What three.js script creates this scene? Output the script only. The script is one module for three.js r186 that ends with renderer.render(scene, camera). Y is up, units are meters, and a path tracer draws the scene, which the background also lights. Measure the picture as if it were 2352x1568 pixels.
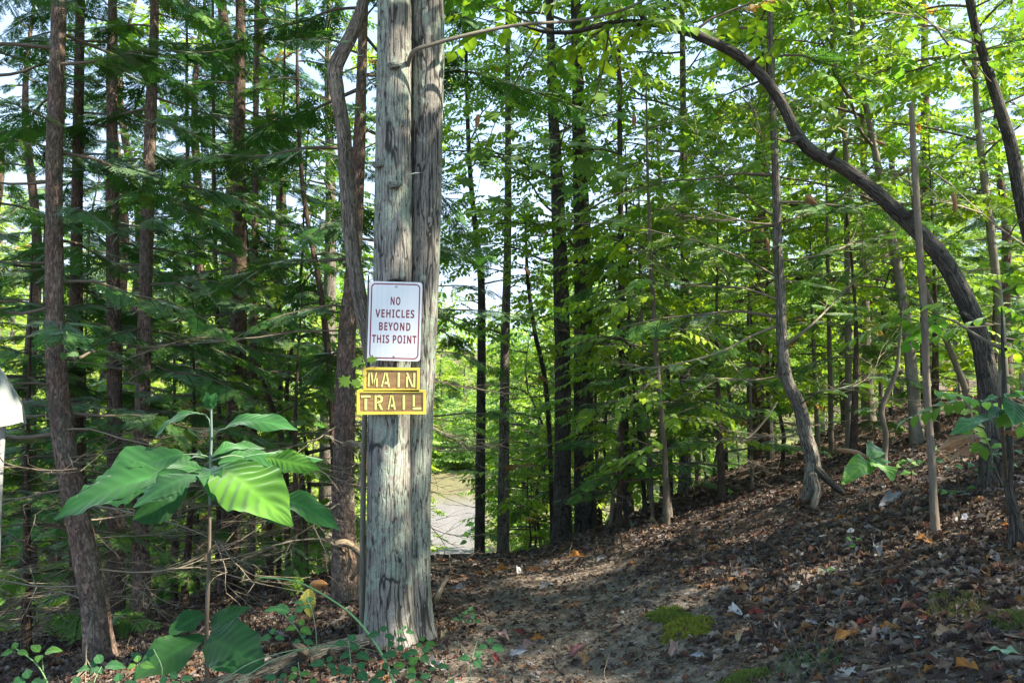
import * as THREE from 'three';
import { mergeGeometries } from 'three/addons/utils/BufferGeometryUtils.js';

// ---------------------------------------------------------------- camera, sky, sun, exposure
const V = (x, y, z) => new THREE.Vector3(x, y, z);
const scene = new THREE.Scene();
const EYE = V(0, 1.6, 0), FOCAL = 1790, PITCH = Math.atan(56 / FOCAL);
const camera = new THREE.PerspectiveCamera(2 * Math.atan(784 / FOCAL) * 180 / Math.PI, 1.5, 0.05, 600);
camera.position.copy(EYE);
camera.lookAt(0, EYE.y + Math.tan(PITCH), -1);

const SUN = V(0.76, 0.78, 0.06).normalize();
const SKY_W = 256, SKY_H = 128, skyData = new Float32Array(SKY_W * SKY_H * 4);
for (let j = 0; j < SKY_H; j++) for (let i = 0; i < SKY_W; i++) {
  const el = ((j + 0.5) / SKY_H - 0.5) * Math.PI, az = ((i + 0.5) / SKY_W - 0.5) * 2 * Math.PI;
  const c = Math.cos(az) * Math.cos(el) * SUN.x + Math.sin(el) * SUN.y + Math.sin(az) * Math.cos(el) * SUN.z;
  const up = Math.max(0, Math.sin(el)), k = Math.pow(up, 0.45), glow = 0.25 * Math.pow(Math.max(0, c), 6);
  const o = (j * SKY_W + i) * 4;
  skyData[o] = 0.39 - 0.25 * k + glow; skyData[o + 1] = 0.44 - 0.18 * k + glow * 0.95; skyData[o + 2] = 0.50 - 0.05 * k + glow * 0.85; skyData[o + 3] = 1;
}
const sky = new THREE.DataTexture(skyData, SKY_W, SKY_H, THREE.RGBAFormat, THREE.FloatType);
sky.mapping = THREE.EquirectangularReflectionMapping; sky.magFilter = THREE.LinearFilter; sky.needsUpdate = true;
scene.background = sky; scene.environment = sky;

const sun = new THREE.DirectionalLight(0xffffff, 5);
sun.color.setRGB(1, 0.9, 0.74);
sun.position.copy(SUN).multiplyScalar(80); sun.target.position.set(0, 0, -10);
sun.castShadow = true; sun.shadow.mapSize.set(4096, 4096); sun.shadow.camera.left = sun.shadow.camera.bottom = -60; sun.shadow.camera.right = sun.shadow.camera.top = 60; sun.shadow.camera.far = 220;
scene.add(sun, sun.target);
const renderer = new THREE.WebGLRenderer({ antialias: true });
renderer.toneMapping = THREE.LinearToneMapping;
renderer.toneMappingExposure = 4.0;
renderer.shadowMap.enabled = true;

// ---------------------------------------------------------------- helpers
function rng(seed) { let s = seed >>> 0; return () => { s = (s + 0x6d2b79f5) | 0; let t = Math.imul(s ^ (s >>> 15), 1 | s); t = (t + Math.imul(t ^ (t >>> 7), 61 | t)) ^ t; return ((t ^ (t >>> 14)) >>> 0) / 4294967296; }; }
const lerp = (a, b, t) => a + (b - a) * t, clamp = (x, a = 0, b = 1) => Math.min(b, Math.max(a, x));
const sstep = (a, b, x) => { const t = clamp((x - a) / (b - a)); return t * t * (3 - 2 * t); };
const softplus = (x, k) => k * Math.log1p(Math.exp(clamp(x / k, -40, 40)));
const UPV = V(0, 1, 0);
// a point of the place that lies d metres ahead, in the direction of that spot of the 2352-wide picture
function at(px, py, d) {
  const x = (px - 1176) / FOCAL, y = -(py - 784) / FOCAL, c = Math.cos(PITCH), s = Math.sin(PITCH);
  const wy = y * c + s, wz = y * s - c, k = d / -wz;
  return V(EYE.x + x * k, EYE.y + wy * k, EYE.z + wz * k);
}
function hash(ix, iy, s) { let h = Math.imul(ix, 374761393) ^ Math.imul(iy, 668265263) ^ Math.imul(s, 2246822519); h = Math.imul(h ^ (h >>> 13), 1274126177); h ^= h >>> 16; return (h >>> 0) / 4294967296; }
function vnoise(x, y, s = 0, px = 0, py = 0) {
  const x0 = Math.floor(x), y0 = Math.floor(y), fx = x - x0, fy = y - y0, u = fx * fx * (3 - 2 * fx), v = fy * fy * (3 - 2 * fy);
  const m = (a, p) => p ? ((a % p) + p) % p : a;
  const a = m(x0, px), b = m(x0 + 1, px), c = m(y0, py), d = m(y0 + 1, py);
  return lerp(lerp(hash(a, c, s), hash(b, c, s), u), lerp(hash(a, d, s), hash(b, d, s), u), v);
}
function fbm(x, y, s, oct, px = 0, py = 0) { let t = 0, a = 0.5, n = 0; for (let i = 0; i < oct; i++) { t += a * vnoise(x, y, s + i, px, py); n += a; a *= 0.5; x *= 2; y *= 2; px *= 2; py *= 2; } return t / n; }
const toByte = (l) => Math.round(255 * clamp(l <= 0.0031308 ? l * 12.92 : 1.055 * Math.pow(l, 1 / 2.4) - 0.055));
// colour and height textures from one function (u, v) -> [r, g, b, height], colours linear
function texPair(w, h, fn) {
  const c = new Uint8Array(w * h * 4), b = new Uint8Array(w * h * 4);
  for (let j = 0; j < h; j++) for (let i = 0; i < w; i++) {
    const r = fn((i + 0.5) / w, (j + 0.5) / h), o = (j * w + i) * 4;
    c[o] = toByte(r[0]); c[o + 1] = toByte(r[1]); c[o + 2] = toByte(r[2]); c[o + 3] = 255;
    b[o] = b[o + 1] = b[o + 2] = Math.round(255 * clamp(r[3])); b[o + 3] = 255;
  }
  const mk = (d, srgb) => { const t = new THREE.DataTexture(d, w, h); t.wrapS = t.wrapT = THREE.RepeatWrapping; t.magFilter = THREE.LinearFilter; if (srgb) t.colorSpace = THREE.SRGBColorSpace; t.needsUpdate = true; return t; };
  return [mk(c, true), mk(b, false)];
}
const counts = {};
function numbered(n) { const k = counts[n] = (counts[n] ?? -1) + 1; return k ? `${n}_${String(k).padStart(3, '0')}` : n; }
function tag(o, label, category, group) { o.userData.label = label; o.userData.category = category; if (group) o.userData.group = group; return o; }
function thing(name, label, category, pos = V(0, 0, 0), group) { const o = new THREE.Group(); o.name = numbered(name); o.position.copy(pos); tag(o, label, category, group); scene.add(o); return o; }
// parts are built in world coordinates and set back by their thing's own base
function part(name, geo, m, parent, local = false) {
  const o = new THREE.Mesh(geo, m); o.name = name; o.castShadow = o.receiveShadow = true;
  if (!local && parent) { let p = parent; while (p && p !== scene) { o.position.sub(p.position); p = p.parent; } }
  (parent || scene).add(o); return o;
}
function struct(name, geo, m) { const o = part(name, geo, m, scene, true); o.name = numbered(name); o.userData.kind = 'structure'; return o; }
function inst(name, geo, m, mats, cols, parent) {
  const o = new THREE.InstancedMesh(geo, m, mats.length); o.name = name; o.castShadow = o.receiveShadow = true; o.userData.kind = 'stuff';
  for (let i = 0; i < mats.length; i++) { o.setMatrixAt(i, mats[i]); if (cols) o.setColorAt(i, cols[i]); }
  if (parent) { o.position.sub(parent.position); parent.add(o); } else scene.add(o);
  return o;
}
function geoFrom(pos, idx, uv, col) {
  const g = new THREE.BufferGeometry();
  g.setAttribute('position', new THREE.Float32BufferAttribute(pos, 3));
  g.setAttribute('uv', new THREE.Float32BufferAttribute(uv && uv.length ? uv : new Array(pos.length / 3 * 2).fill(0), 2));
  if (col) g.setAttribute('color', new THREE.Float32BufferAttribute(col, 3));
  g.setIndex(idx); g.computeVertexNormals(); return g;
}
// a tapering tube through points; radii at the points; shape(s, angle, length) scales the radius
function tube(pts, radii, { radial = 8, step = 0.12, shape, caps = true, uoff = 0 } = {}) {
  const curve = new THREE.CatmullRomCurve3(pts, false, 'centripetal'), L = curve.getLength(), n = Math.max(2, Math.ceil(L / step));
  const pos = [], uv = [], idx = [], ref = V(0.31, 0.17, 0.93); let N = null, P0 = null;
  const rMean = radii.reduce((a, b) => a + b, 0) / radii.length, per = Math.max(0.02, 2 * Math.PI * rMean);
  const reps = Math.max(1, Math.round(per / 0.5));
  for (let i = 0; i <= n; i++) {
    const t = i / n, p = curve.getPoint(t), T = curve.getTangent(t), k = t * (radii.length - 1), k0 = Math.min(radii.length - 2, Math.floor(k));
    const r = lerp(radii[k0], radii[k0 + 1], k - k0);
    if (!N) N = ref.clone().addScaledVector(T, -ref.dot(T)).normalize(); else N.addScaledVector(T, -N.dot(T)).normalize();
    const B = T.clone().cross(N);
    const s = P0 ? P0[1] + p.distanceTo(P0[0]) : 0; P0 = [p, s];
    for (let j = 0; j <= radial; j++) {
      const a = j / radial * 2 * Math.PI, rr = r * (shape ? shape(s, j === radial ? 0 : a, L, p) : 1), x = Math.cos(a) * rr, y = Math.sin(a) * rr;
      pos.push(p.x + N.x * x + B.x * y, p.y + N.y * x + B.y * y, p.z + N.z * x + B.z * y);
      uv.push(uoff + j / radial * reps, uoff * 1.7 + s);
    }
  }
  for (let i = 0; i < n; i++) for (let j = 0; j < radial; j++) { const a = i * (radial + 1) + j, b = a + radial + 1; idx.push(a, a + 1, b, a + 1, b + 1, b); }
  if (caps) for (const [row, f] of [[0, 1], [n, 0]]) {
    const o = row * (radial + 1), c = pos.length / 3, q = curve.getPoint(row / n); pos.push(q.x, q.y, q.z); uv.push(0, 0);
    for (let j = 0; j < radial; j++) f ? idx.push(c, o + j + 1, o + j) : idx.push(c, o + j, o + j + 1);
  }
  const g = geoFrom(pos, idx, uv);
  // the seam shares its normals
  const nr = g.attributes.normal;
  for (let i = 0; i <= n; i++) { const a = i * (radial + 1), b = a + radial; const m = V(nr.getX(a) + nr.getX(b), nr.getY(a) + nr.getY(b), nr.getZ(a) + nr.getZ(b)).normalize(); nr.setXYZ(a, m.x, m.y, m.z); nr.setXYZ(b, m.x, m.y, m.z); }
  g.userData.curve = curve; g.userData.length = L; return g;
}
const frame = (p, X, Yhint, sx, sy = sx, sz = sx) => {
  const x = X.clone().normalize(), z = x.clone().cross(Yhint).normalize(), y = z.clone().cross(x);
  return new THREE.Matrix4().makeBasis(x.multiplyScalar(sx), y.multiplyScalar(sy), z.multiplyScalar(sz)).setPosition(p);
};
const C = (r, g, b) => new THREE.Color().setRGB(r, g, b);

// ---------------------------------------------------------------- the lie of the land
function landform(x, z) {
  const d = -z, ax = Math.abs(x);
  const crest = 10.2 + 0.9 * Math.max(0, x) + 0.25 * Math.max(0, -x - 2);
  let y = -0.12 * softplus(d - 4.5, 0.3) * (1 - sstep(9, 30, d)) - 0.12 * 12 * sstep(9, 30, d);
  y -= 0.34 * softplus(d - crest, 0.8);
  const bank = softplus(x - 0.3, 0.22); y += 0.30 * bank * (1 - sstep(5, 16, bank) * 0.5);
  y -= 0.22 * softplus(-1.3 - x, 0.3) * (1 - 0.4 * sstep(6, 20, -x));
  const floor = -4.75 + 0.9 * (fbm(x * 0.05 + 7, z * 0.05, 31, 2) - 0.5) + 0.05 * Math.max(0, d - 40);
  y = floor + softplus(y - floor, 0.5);
  return y;
}
function groundY(x, z) {
  let y = landform(x, z);
  const near = 1 - sstep(14, 30, Math.hypot(x, z));
  y += (fbm(x * 0.9 + 3, z * 0.9, 5, 3) - 0.5) * 0.16 * (0.4 + 0.6 * sstep(0.6, 1.6, Math.abs(x - 0.2)));
  if (near > 0) y += (fbm(x * 5, z * 5, 9, 3) - 0.5) * 0.06 * near;
  y += 0.01 * Math.exp(-(Math.pow((x + 0.65) / 0.55, 2) + Math.pow((z + 4.6) / 0.5, 2)));
  return y;
}
function ground(px, py, far = 40) { let d = 1.5; while (d < far) { const p = at(px, py, d); if (p.y <= groundY(p.x, p.z)) return V(p.x, groundY(p.x, p.z), p.z); d += 0.02 + d * 0.002; } const p = at(px, py, far); p.y = groundY(p.x, p.z); return p; }
// how much of the ground is bare trodden path
function pathMask(x, z) {
  const d = -z, wob = (fbm(x * 1.3, z * 1.3, 77, 3) - 0.5) * 0.9;
  return sstep(0.95, 0.35, Math.abs(x - 0.25 - 0.02 * d) * 0.9 - (d < 4.2 ? 0.45 * (4.2 - d) * 0.5 : 0) + wob);
}

// ---------------------------------------------------------------- surfaces
const [soilC, soilB] = texPair(1024, 1024, (u, v) => {
  const a = fbm(u * 24, v * 24, 1, 4, 24, 24), b = fbm(u * 90, v * 90, 8, 3, 90, 90), c = vnoise(u * 200, v * 200, 4, 200, 200), k = 0.55 + 0.5 * a + 0.5 * (b - 0.5);
  const chip = sstep(0.62, 0.75, b) * 0.5 + sstep(0.82, 0.95, c) * 0.35;
  return [0.5 * k + chip * 0.34, 0.47 * k + chip * 0.31, 0.44 * k + chip * 0.28, 0.45 * a + 0.4 * b + 0.15 * c];
});
const soilMat = new THREE.MeshStandardMaterial({ map: soilC, bumpMap: soilB, bumpScale: 0.02, roughness: 1, vertexColors: true });
// grey bark in long plates between furrows, with patches of lichen, one sheet for the two sign-bearing stems
// furrows run where stretched noise crosses its mean; what is left between them are the plates
function furrows(u, v, nu, nv, seed, pv = 0, narrow = false) {
  const wu = (fbm(u * 6, v * nv * 1.5, seed + 3, 3, 6, pv ? pv * 1.5 : 0) - 0.5) * 1.1, w2 = (vnoise(u * nu * 3, v * nv * 9, seed + 5, nu * 3, pv * 9) - 0.5) * 0.22;
  const x = u * nu + wu + w2, a = Math.abs(2 * vnoise(x, v * nv, seed, nu, pv) - 1), b = Math.abs(2 * vnoise(u * nu * 2 + wu * 1.5 - w2, v * nv * 1.8 + 0.37, seed + 1, nu * 2, pv ? pv * 1.8 : 0) - 1);
  const cr = Math.abs(2 * vnoise(u * nu * 1.5 + w2 * 4, v * nv * 5 + w2 * 6, seed + 2, Math.round(nu * 1.5), pv * 5) - 1), wid = (narrow ? 0.05 : 0.12) + (narrow ? 0.1 : 0.22) * vnoise(u * 8, v * nv * 0.8, seed + 7, 8, pv ? pv * 0.8 : 0);
  const deep = sstep(wid * 0.25, wid + (narrow ? 0.12 : 0.18), Math.min(a, b * 1.25)), crack = sstep(0.02, 0.2, cr + 0.25 * deep * hash(Math.floor(x), Math.floor(v * nv * 3), seed));
  return deep * (narrow ? 0.5 + 0.5 * crack : 0.62 + 0.38 * crack);
}
function signBark(seed) {
  const H = 5.5;
  return texPair(512, 2048, (u, v) => {
    const pl = furrows(u, v, 34, H * 3.6, seed, 0, true), m = fbm(u * 4, v * H * 3.3, seed + 20, 4, 4, 0), m2 = fbm(u * 14, v * H * 11, seed + 25, 3, 14, 0), m3 = fbm(u * 40, v * H * 34, seed + 28, 2, 40, 0), st = fbm(u * 3, v * H * 1.6, seed + 30, 3, 3, 0), fine = vnoise(u * 230, v * H * 170, seed + 12, 230, 0), grain = fbm(u * 50, v * H * 30, seed + 11, 3, 50, 0);
    const lich = sstep(0.49, 0.58, m * 0.66 + m2 * 0.22 + m3 * 0.12) * (0.55 + 0.45 * pl) * sstep(0.3, 0.46, m3), spot = sstep(0.63, 0.70, m2 * 0.6 + m3 * 0.4) * 0.9;
    const k = (0.028 + 0.185 * pl * (0.55 + 0.85 * grain)) * (0.8 + 0.4 * fine) * (0.65 + 0.7 * st);
    const q = clamp(lich * 0.8 + spot * 0.45), lr = 0.30 + 0.2 * (fine - 0.3), w = spot > 0.3 && lich < 0.3;
    return [lerp(k * 1.04, w ? lr * 1.05 : lr * 0.8, q), lerp(k * 0.97, w ? lr * 1.03 : lr * 0.93, q), lerp(k * 0.85, w ? lr * 0.98 : lr * 0.74, q), 0.72 * pl + 0.18 * grain + 0.06 * fine + 0.08 * q];
  });
}
const [sbC, sbB] = signBark(101), [sb2C, sb2B] = signBark(211);
for (const t of [sbC, sbB, sb2C, sb2B]) t.repeat.set(1, 1 / 5.5);
const signBarkMat = new THREE.MeshStandardMaterial({ map: sbC, bumpMap: sbB, bumpScale: 0.005, roughness: 0.95 });
const signBarkMat2 = new THREE.MeshStandardMaterial({ map: sb2C, bumpMap: sb2B, bumpScale: 0.005, roughness: 0.95 });
// flaky brown hemlock bark; repeats every 0.5 m round and 2 m up
const [hemC, hemB] = texPair(256, 1024, (u, v) => {
  const pl = furrows(u, v, 26, 30, 41, 30), gr = fbm(u * 40, v * 80, 47, 3, 40, 80), st = fbm(u * 4, v * 10, 49, 3, 4, 10), fl = vnoise(u * 24, v * 60, 51, 24, 60), k = (0.5 + 0.5 * pl) * (0.3 + 1.3 * gr) * (0.55 + 0.8 * st) * (0.75 + 0.5 * fl), red = 0.85 + 0.3 * vnoise(u * 6, v * 20, 53, 6, 20);
  return [0.29 * k * red, 0.225 * k, 0.18 * k, 0.6 * pl + 0.25 * fl + 0.15 * gr];
});
for (const t of [hemC, hemB]) t.repeat.set(1, 0.5);
const [furC, furB] = texPair(256, 1024, (u, v) => {
  const pl = furrows(u, v, 34, 14, 61, 14, true), gr = fbm(u * 40, v * 80, 67, 3, 40, 80), st = fbm(u * 4, v * 8, 69, 3, 4, 8), li = sstep(0.58, 0.7, fbm(u * 8, v * 20, 71, 3, 8, 20)) * 0.4, k = (0.26 + 0.74 * pl) * (0.45 + gr) * (0.55 + 0.9 * st);
  return [lerp(0.25 * k, 0.3, li), lerp(0.23 * k, 0.32, li), lerp(0.2 * k, 0.27, li), 0.75 * pl + 0.25 * gr];
});
for (const t of [furC, furB]) t.repeat.set(1, 0.5);
const [smoC, smoB] = texPair(256, 1024, (u, v) => {
  const st = fbm(u * 5, v * 12, 81, 4, 5, 12), gr = fbm(u * 30, v * 110, 83, 3, 30, 110), li = sstep(0.55, 0.68, fbm(u * 7, v * 16, 85, 3, 7, 16)), k = (0.55 + 0.7 * st) * (0.75 + 0.5 * gr);
  return [lerp(0.3 * k, 0.4, li * 0.5), lerp(0.275 * k, 0.43, li * 0.5), lerp(0.235 * k, 0.37, li * 0.5), 0.5 * gr + 0.3 * st];
});
for (const t of [smoC, smoB]) t.repeat.set(1, 0.5);
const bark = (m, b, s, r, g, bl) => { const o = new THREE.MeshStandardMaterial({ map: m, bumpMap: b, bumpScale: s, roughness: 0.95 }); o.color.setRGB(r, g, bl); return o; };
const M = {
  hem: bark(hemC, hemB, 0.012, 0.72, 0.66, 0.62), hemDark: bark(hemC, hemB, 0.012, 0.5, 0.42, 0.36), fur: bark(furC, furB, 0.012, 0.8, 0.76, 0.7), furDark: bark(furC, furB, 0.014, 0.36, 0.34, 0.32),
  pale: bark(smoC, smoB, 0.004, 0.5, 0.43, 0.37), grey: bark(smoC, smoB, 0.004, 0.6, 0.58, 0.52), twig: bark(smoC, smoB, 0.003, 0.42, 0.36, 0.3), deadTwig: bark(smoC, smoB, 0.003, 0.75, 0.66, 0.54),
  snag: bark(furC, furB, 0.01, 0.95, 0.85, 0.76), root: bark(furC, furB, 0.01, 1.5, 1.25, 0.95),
};
const leafMat = (r, g, b, t, extra = {}) => { const m = new THREE.MeshPhysicalMaterial({ roughness: 1, transmission: t, thickness: 0, ior: 1.3, side: THREE.DoubleSide, ...extra }); m.color.setRGB(r, g, b); return m; };
const hemLeaf = leafMat(1, 1, 1, 0.45), broadLeaf = leafMat(1, 1, 1, 0.58);

// ---------------------------------------------------------------- foliage shapes
function proj(p) { const x = p.x - EYE.x, y = p.y - EYE.y, z = p.z - EYE.z, c = Math.cos(PITCH), s = Math.sin(PITCH), f = -(z * c - y * s), u = y * c + z * s; return [1176 + FOCAL * x / f, 784 - FOCAL * u / f, f]; }
const keepClear = (p) => { const d = Math.hypot(p.x, p.y - EYE.y, p.z); if (d < 2.2) return false; if (p.z > -0.2) return true; const q = proj(p); return !(q[2] < 4.6 && q[0] > 770 && q[0] < 1060 && q[1] > -80 && q[1] < 1100); };
// a flat hemlock frond along +x: twigs set with short needles (near) or narrow blades (far)
function frondGeo(near, seed) {
  const r = rng(seed), pos = [], idx = [];
  const blade = (ax, az, bx, bz, w, ya, yb) => {
    const L = Math.hypot(bx - ax, bz - az), dx = (bx - ax) / L, dz = (bz - az) / L, nx = -dz, nz = dx;
    if (!near) {
      const o = pos.length / 3, mx = lerp(ax, bx, 0.45), mz = lerp(az, bz, 0.45), my = lerp(ya, yb, 0.45);
      pos.push(ax, ya, az, mx + nx * w, my, mz + nz * w, bx, yb, bz, mx - nx * w, my, mz - nz * w); idx.push(o, o + 1, o + 2, o, o + 2, o + 3); return;
    }
    const n = Math.max(3, Math.round(L / 0.034));
    for (let i = 0; i < n; i++) for (const s of [-1, 1]) {
      const t = i / n, t2 = (i + 0.62) / n, tp = (i + 0.95 + 0.3 * r()) / n, ww = w * (1.2 - 0.5 * t) * (0.8 + 0.4 * r()) * s, o = pos.length / 3, y = lerp(ya, yb, t);
      pos.push(ax + dx * L * t, y, az + dz * L * t, ax + dx * L * t2, y, az + dz * L * t2, ax + dx * L * tp + nx * ww, y + 0.01 * (r() - 0.5), az + dz * L * tp + nz * ww);
      s > 0 ? idx.push(o, o + 1, o + 2) : idx.push(o, o + 2, o + 1);
    }
  };
  const sag = (x, z) => -0.12 * x * x - 0.18 * z * z;
  blade(0, 0, 1, 0, near ? 0.03 : 0.02, 0, sag(1, 0));
  const N = near ? 13 : 11;
  for (let i = 0; i < N; i++) for (const s of [-1, 1]) {
    const t = 0.06 + 0.9 * (i + 0.3 * r() + (s > 0 ? 0.5 : 0)) / N, len = (0.46 * Math.pow(1 - t, 0.75) + 0.07) * (0.75 + 0.5 * r()), a = s * (0.75 + 0.25 * r());
    if (r() < 0.06) continue;
    const bx = t + Math.cos(a) * len, bz = Math.sin(a) * len;
    blade(t, 0, bx, bz, near ? 0.028 : 0.022, sag(t, 0), sag(bx, bz));
    const m = len > 0.34 ? 4 : len > 0.2 ? 3 : len > 0.13 ? 1 : 0;
    for (let k = 0; k < m; k++) for (const q of [-1, 1]) {
      const u = (k + 0.7 + 0.3 * r()) / (m + 0.8), l2 = len * 0.36 * (1 - u * 0.6) * (0.7 + 0.6 * r()), a2 = a + q * (0.65 + 0.3 * r()), cx = lerp(t, bx, u), cz = bz * u, ex = cx + Math.cos(a2) * l2, ez = cz + Math.sin(a2) * l2;
      blade(cx, cz, ex, ez, near ? 0.025 : 0.018, sag(cx, cz), sag(ex, ez));
    }
  }
  const g = geoFrom(pos, idx); g.computeVertexNormals(); return g;
}
const frondNear = [frondGeo(true, 11), frondGeo(true, 12)], frondFar = [frondGeo(false, 13), frondGeo(false, 14)];
// one leaf blade along X from p, folded along its midrib
function pushLeaf(pos, idx, p, X, Yh, len, wid, fine) {
  const x = X.clone().normalize(), z = x.clone().cross(Yh).normalize(), y = z.clone().cross(x), o = pos.length / 3;
  const P = (a, b, c) => pos.push(p.x + x.x * a * len + y.x * b * len + z.x * c * wid, p.y + x.y * a * len + y.y * b * len + z.y * c * wid, p.z + x.z * a * len + y.z * b * len + z.z * c * wid);
  if (fine) {
    P(0, 0, 0); P(0.35, 0.02, 0); P(0.7, -0.03, 0); P(1, -0.14, 0); P(0.22, 0.08, 0.42); P(0.6, 0.06, 0.46); P(0.22, 0.08, -0.42); P(0.6, 0.06, -0.46);
    idx.push(o, o + 1, o + 4, o + 1, o + 5, o + 4, o + 1, o + 2, o + 5, o + 2, o + 3, o + 5, o, o + 6, o + 1, o + 1, o + 6, o + 7, o + 1, o + 7, o + 2, o + 2, o + 7, o + 3);
  } else { P(0, 0, 0); P(0.5, 0, 0); P(1, -0.1, 0); P(0.45, 0.08, 0.46); P(0.45, 0.08, -0.46); idx.push(o, o + 1, o + 3, o + 1, o + 2, o + 3, o, o + 4, o + 1, o + 1, o + 4, o + 2); }
}
// a leafy twig along +x
function sprigGeo(fine, seed, n, leafL) {
  const r = rng(seed), pos = [], idx = [];
  for (let i = 0; i < n; i++) {
    const t = 0.12 + 0.88 * i / (n - 1), s = i === n - 1 ? 0 : i % 2 ? 1 : -1, a = s * (0.75 + 0.5 * r());
    pushLeaf(pos, idx, V(t, -0.1 * t * t, 0), V(Math.cos(a), -0.15 - 0.35 * r(), Math.sin(a)), V((r() - 0.5) * 0.7, 1, (r() - 0.5) * 0.7), leafL * (0.75 + 0.5 * r()), leafL * 0.62 * (0.8 + 0.4 * r()), fine);
  }
  return geoFrom(pos, idx);
}
const sprigNear = [sprigGeo(true, 21, 11, 0.28), sprigGeo(true, 22, 9, 0.3)], sprigFar = [sprigGeo(false, 23, 12, 0.26), sprigGeo(false, 24, 14, 0.23)];
// a bare side twig spray along +x
function bareGeo(seed) {
  const r = rng(seed), parts = [];
  const go = (p, d, len, rad, lev) => {
    const pts = [p.clone()], rr = [rad]; let q = p.clone(), dd = d.clone();
    for (let i = 0; i < 3; i++) { dd.add(V((r() - 0.5) * 0.35, (r() - 0.5) * 0.3, (r() - 0.5) * 0.35)).normalize(); q = q.clone().addScaledVector(dd, len / 3); pts.push(q); rr.push(rad * (1 - (i + 1) / 3.4)); if (lev < 2 && r() < 0.9) go(q, dd.clone().add(V((r() - 0.5) * 1.6, (r() - 0.5) * 0.6, (r() - 0.5) * 1.6)).normalize(), len * (0.35 + 0.3 * r()), rad * 0.6, lev + 1); }
    parts.push(tube(pts, rr, { radial: 3, step: len / 3.1, caps: false }));
  };
  go(V(0, 0, 0), V(1, 0, 0), 1, 0.012, 0);
  return mergeGeometries(parts);
}
const bareTwigs = [bareGeo(31), bareGeo(32), bareGeo(33)];
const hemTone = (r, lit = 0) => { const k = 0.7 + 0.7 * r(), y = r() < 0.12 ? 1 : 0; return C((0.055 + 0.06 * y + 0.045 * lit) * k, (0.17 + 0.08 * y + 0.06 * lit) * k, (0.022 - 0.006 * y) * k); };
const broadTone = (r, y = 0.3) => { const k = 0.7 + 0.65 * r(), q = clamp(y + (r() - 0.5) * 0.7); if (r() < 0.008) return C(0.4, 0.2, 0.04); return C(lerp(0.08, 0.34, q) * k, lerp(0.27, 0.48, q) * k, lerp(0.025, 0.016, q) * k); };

// ---------------------------------------------------------------- tree building
// leaf sprays of a tree, sorted into near and far shapes
function Leaves() {
  const l = { near: [[], []], nearC: [[], []], far: [[], []], farC: [[], []] };
  return {
    l, add(m, c, near, r) { const k = r() < 0.5 ? 0 : 1; (near ? l.near : l.far)[k].push(m); (near ? l.nearC : l.farC)[k].push(c); },
    build(o, kind, name = 'foliage') {
      const [gn, gf, m] = kind === 'hem' ? [frondNear, frondFar, hemLeaf] : kind === 'bare' ? [bareTwigs, bareTwigs, M.deadTwig] : [sprigNear, sprigFar, broadLeaf];
      for (const k of [0, 1]) { if (l.near[k].length) inst(name, gn[k], m, l.near[k], kind === 'bare' ? null : l.nearC[k], o); if (l.far[k].length) inst(name, gf[k], m, l.far[k], kind === 'bare' ? null : l.farC[k], o); }
    },
  };
}
const inFrame = (p, pad = 150) => { if (p.z > -0.5) return false; const q = proj(p); return q[0] > -pad && q[0] < 2352 + pad && q[1] > -pad && q[1] < 1568 + pad; };
function branchPts(base, az, len, rise, droop, r, n = 5) {
  const pts = []; let side = 0;
  for (let i = 0; i <= n; i++) { const t = i / n; side += (r() - 0.5) * 0.16 * len / n; pts.push(V(base.x + Math.cos(az) * len * t - Math.sin(az) * side, base.y + len * (rise * t - droop * t * t) + (i ? (r() - 0.5) * 0.05 * len : 0), base.z + Math.sin(az) * len * t + Math.cos(az) * side)); }
  return pts;
}
function frondsAlong(pts, leaves, r, { from = 0.2, dens = 1, size = 1, lit = 0, origin = null }) {
  const curve = new THREE.CatmullRomCurve3(pts), L = curve.getLength(), n = Math.max(3, Math.round(L / 0.065 * dens));
  for (let i = 0; i < n; i++) {
    const t = from + (1 - from) * (i + r() * 0.6) / n, p = curve.getPoint(Math.min(1, t)), T = curve.getTangent(Math.min(1, t)), s = i % 2 ? 1 : -1;
    const w = p.clone(); if (origin) w.add(origin);
    if (!keepClear(w)) continue;
    const X = T.clone().applyAxisAngle(UPV, i === n - 1 ? 0 : s * (0.35 + 0.95 * r())); X.y += 0.1 - 0.5 * r();
    const sz = size * (0.36 * Math.pow(1 - t, 0.6) + 0.14) * (0.55 + 0.8 * r()) * Math.min(1, 0.45 + L * 0.25);
    const near = !origin && inFrame(w) && w.distanceTo(EYE) < 5.2;
    leaves.add(frame(p, X, V((r() - 0.5) * 1.1, 1, (r() - 0.5) * 1.1), sz, sz, sz * (0.7 + 0.5 * r())), hemTone(r, lit), near, r);
  }
}
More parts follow.
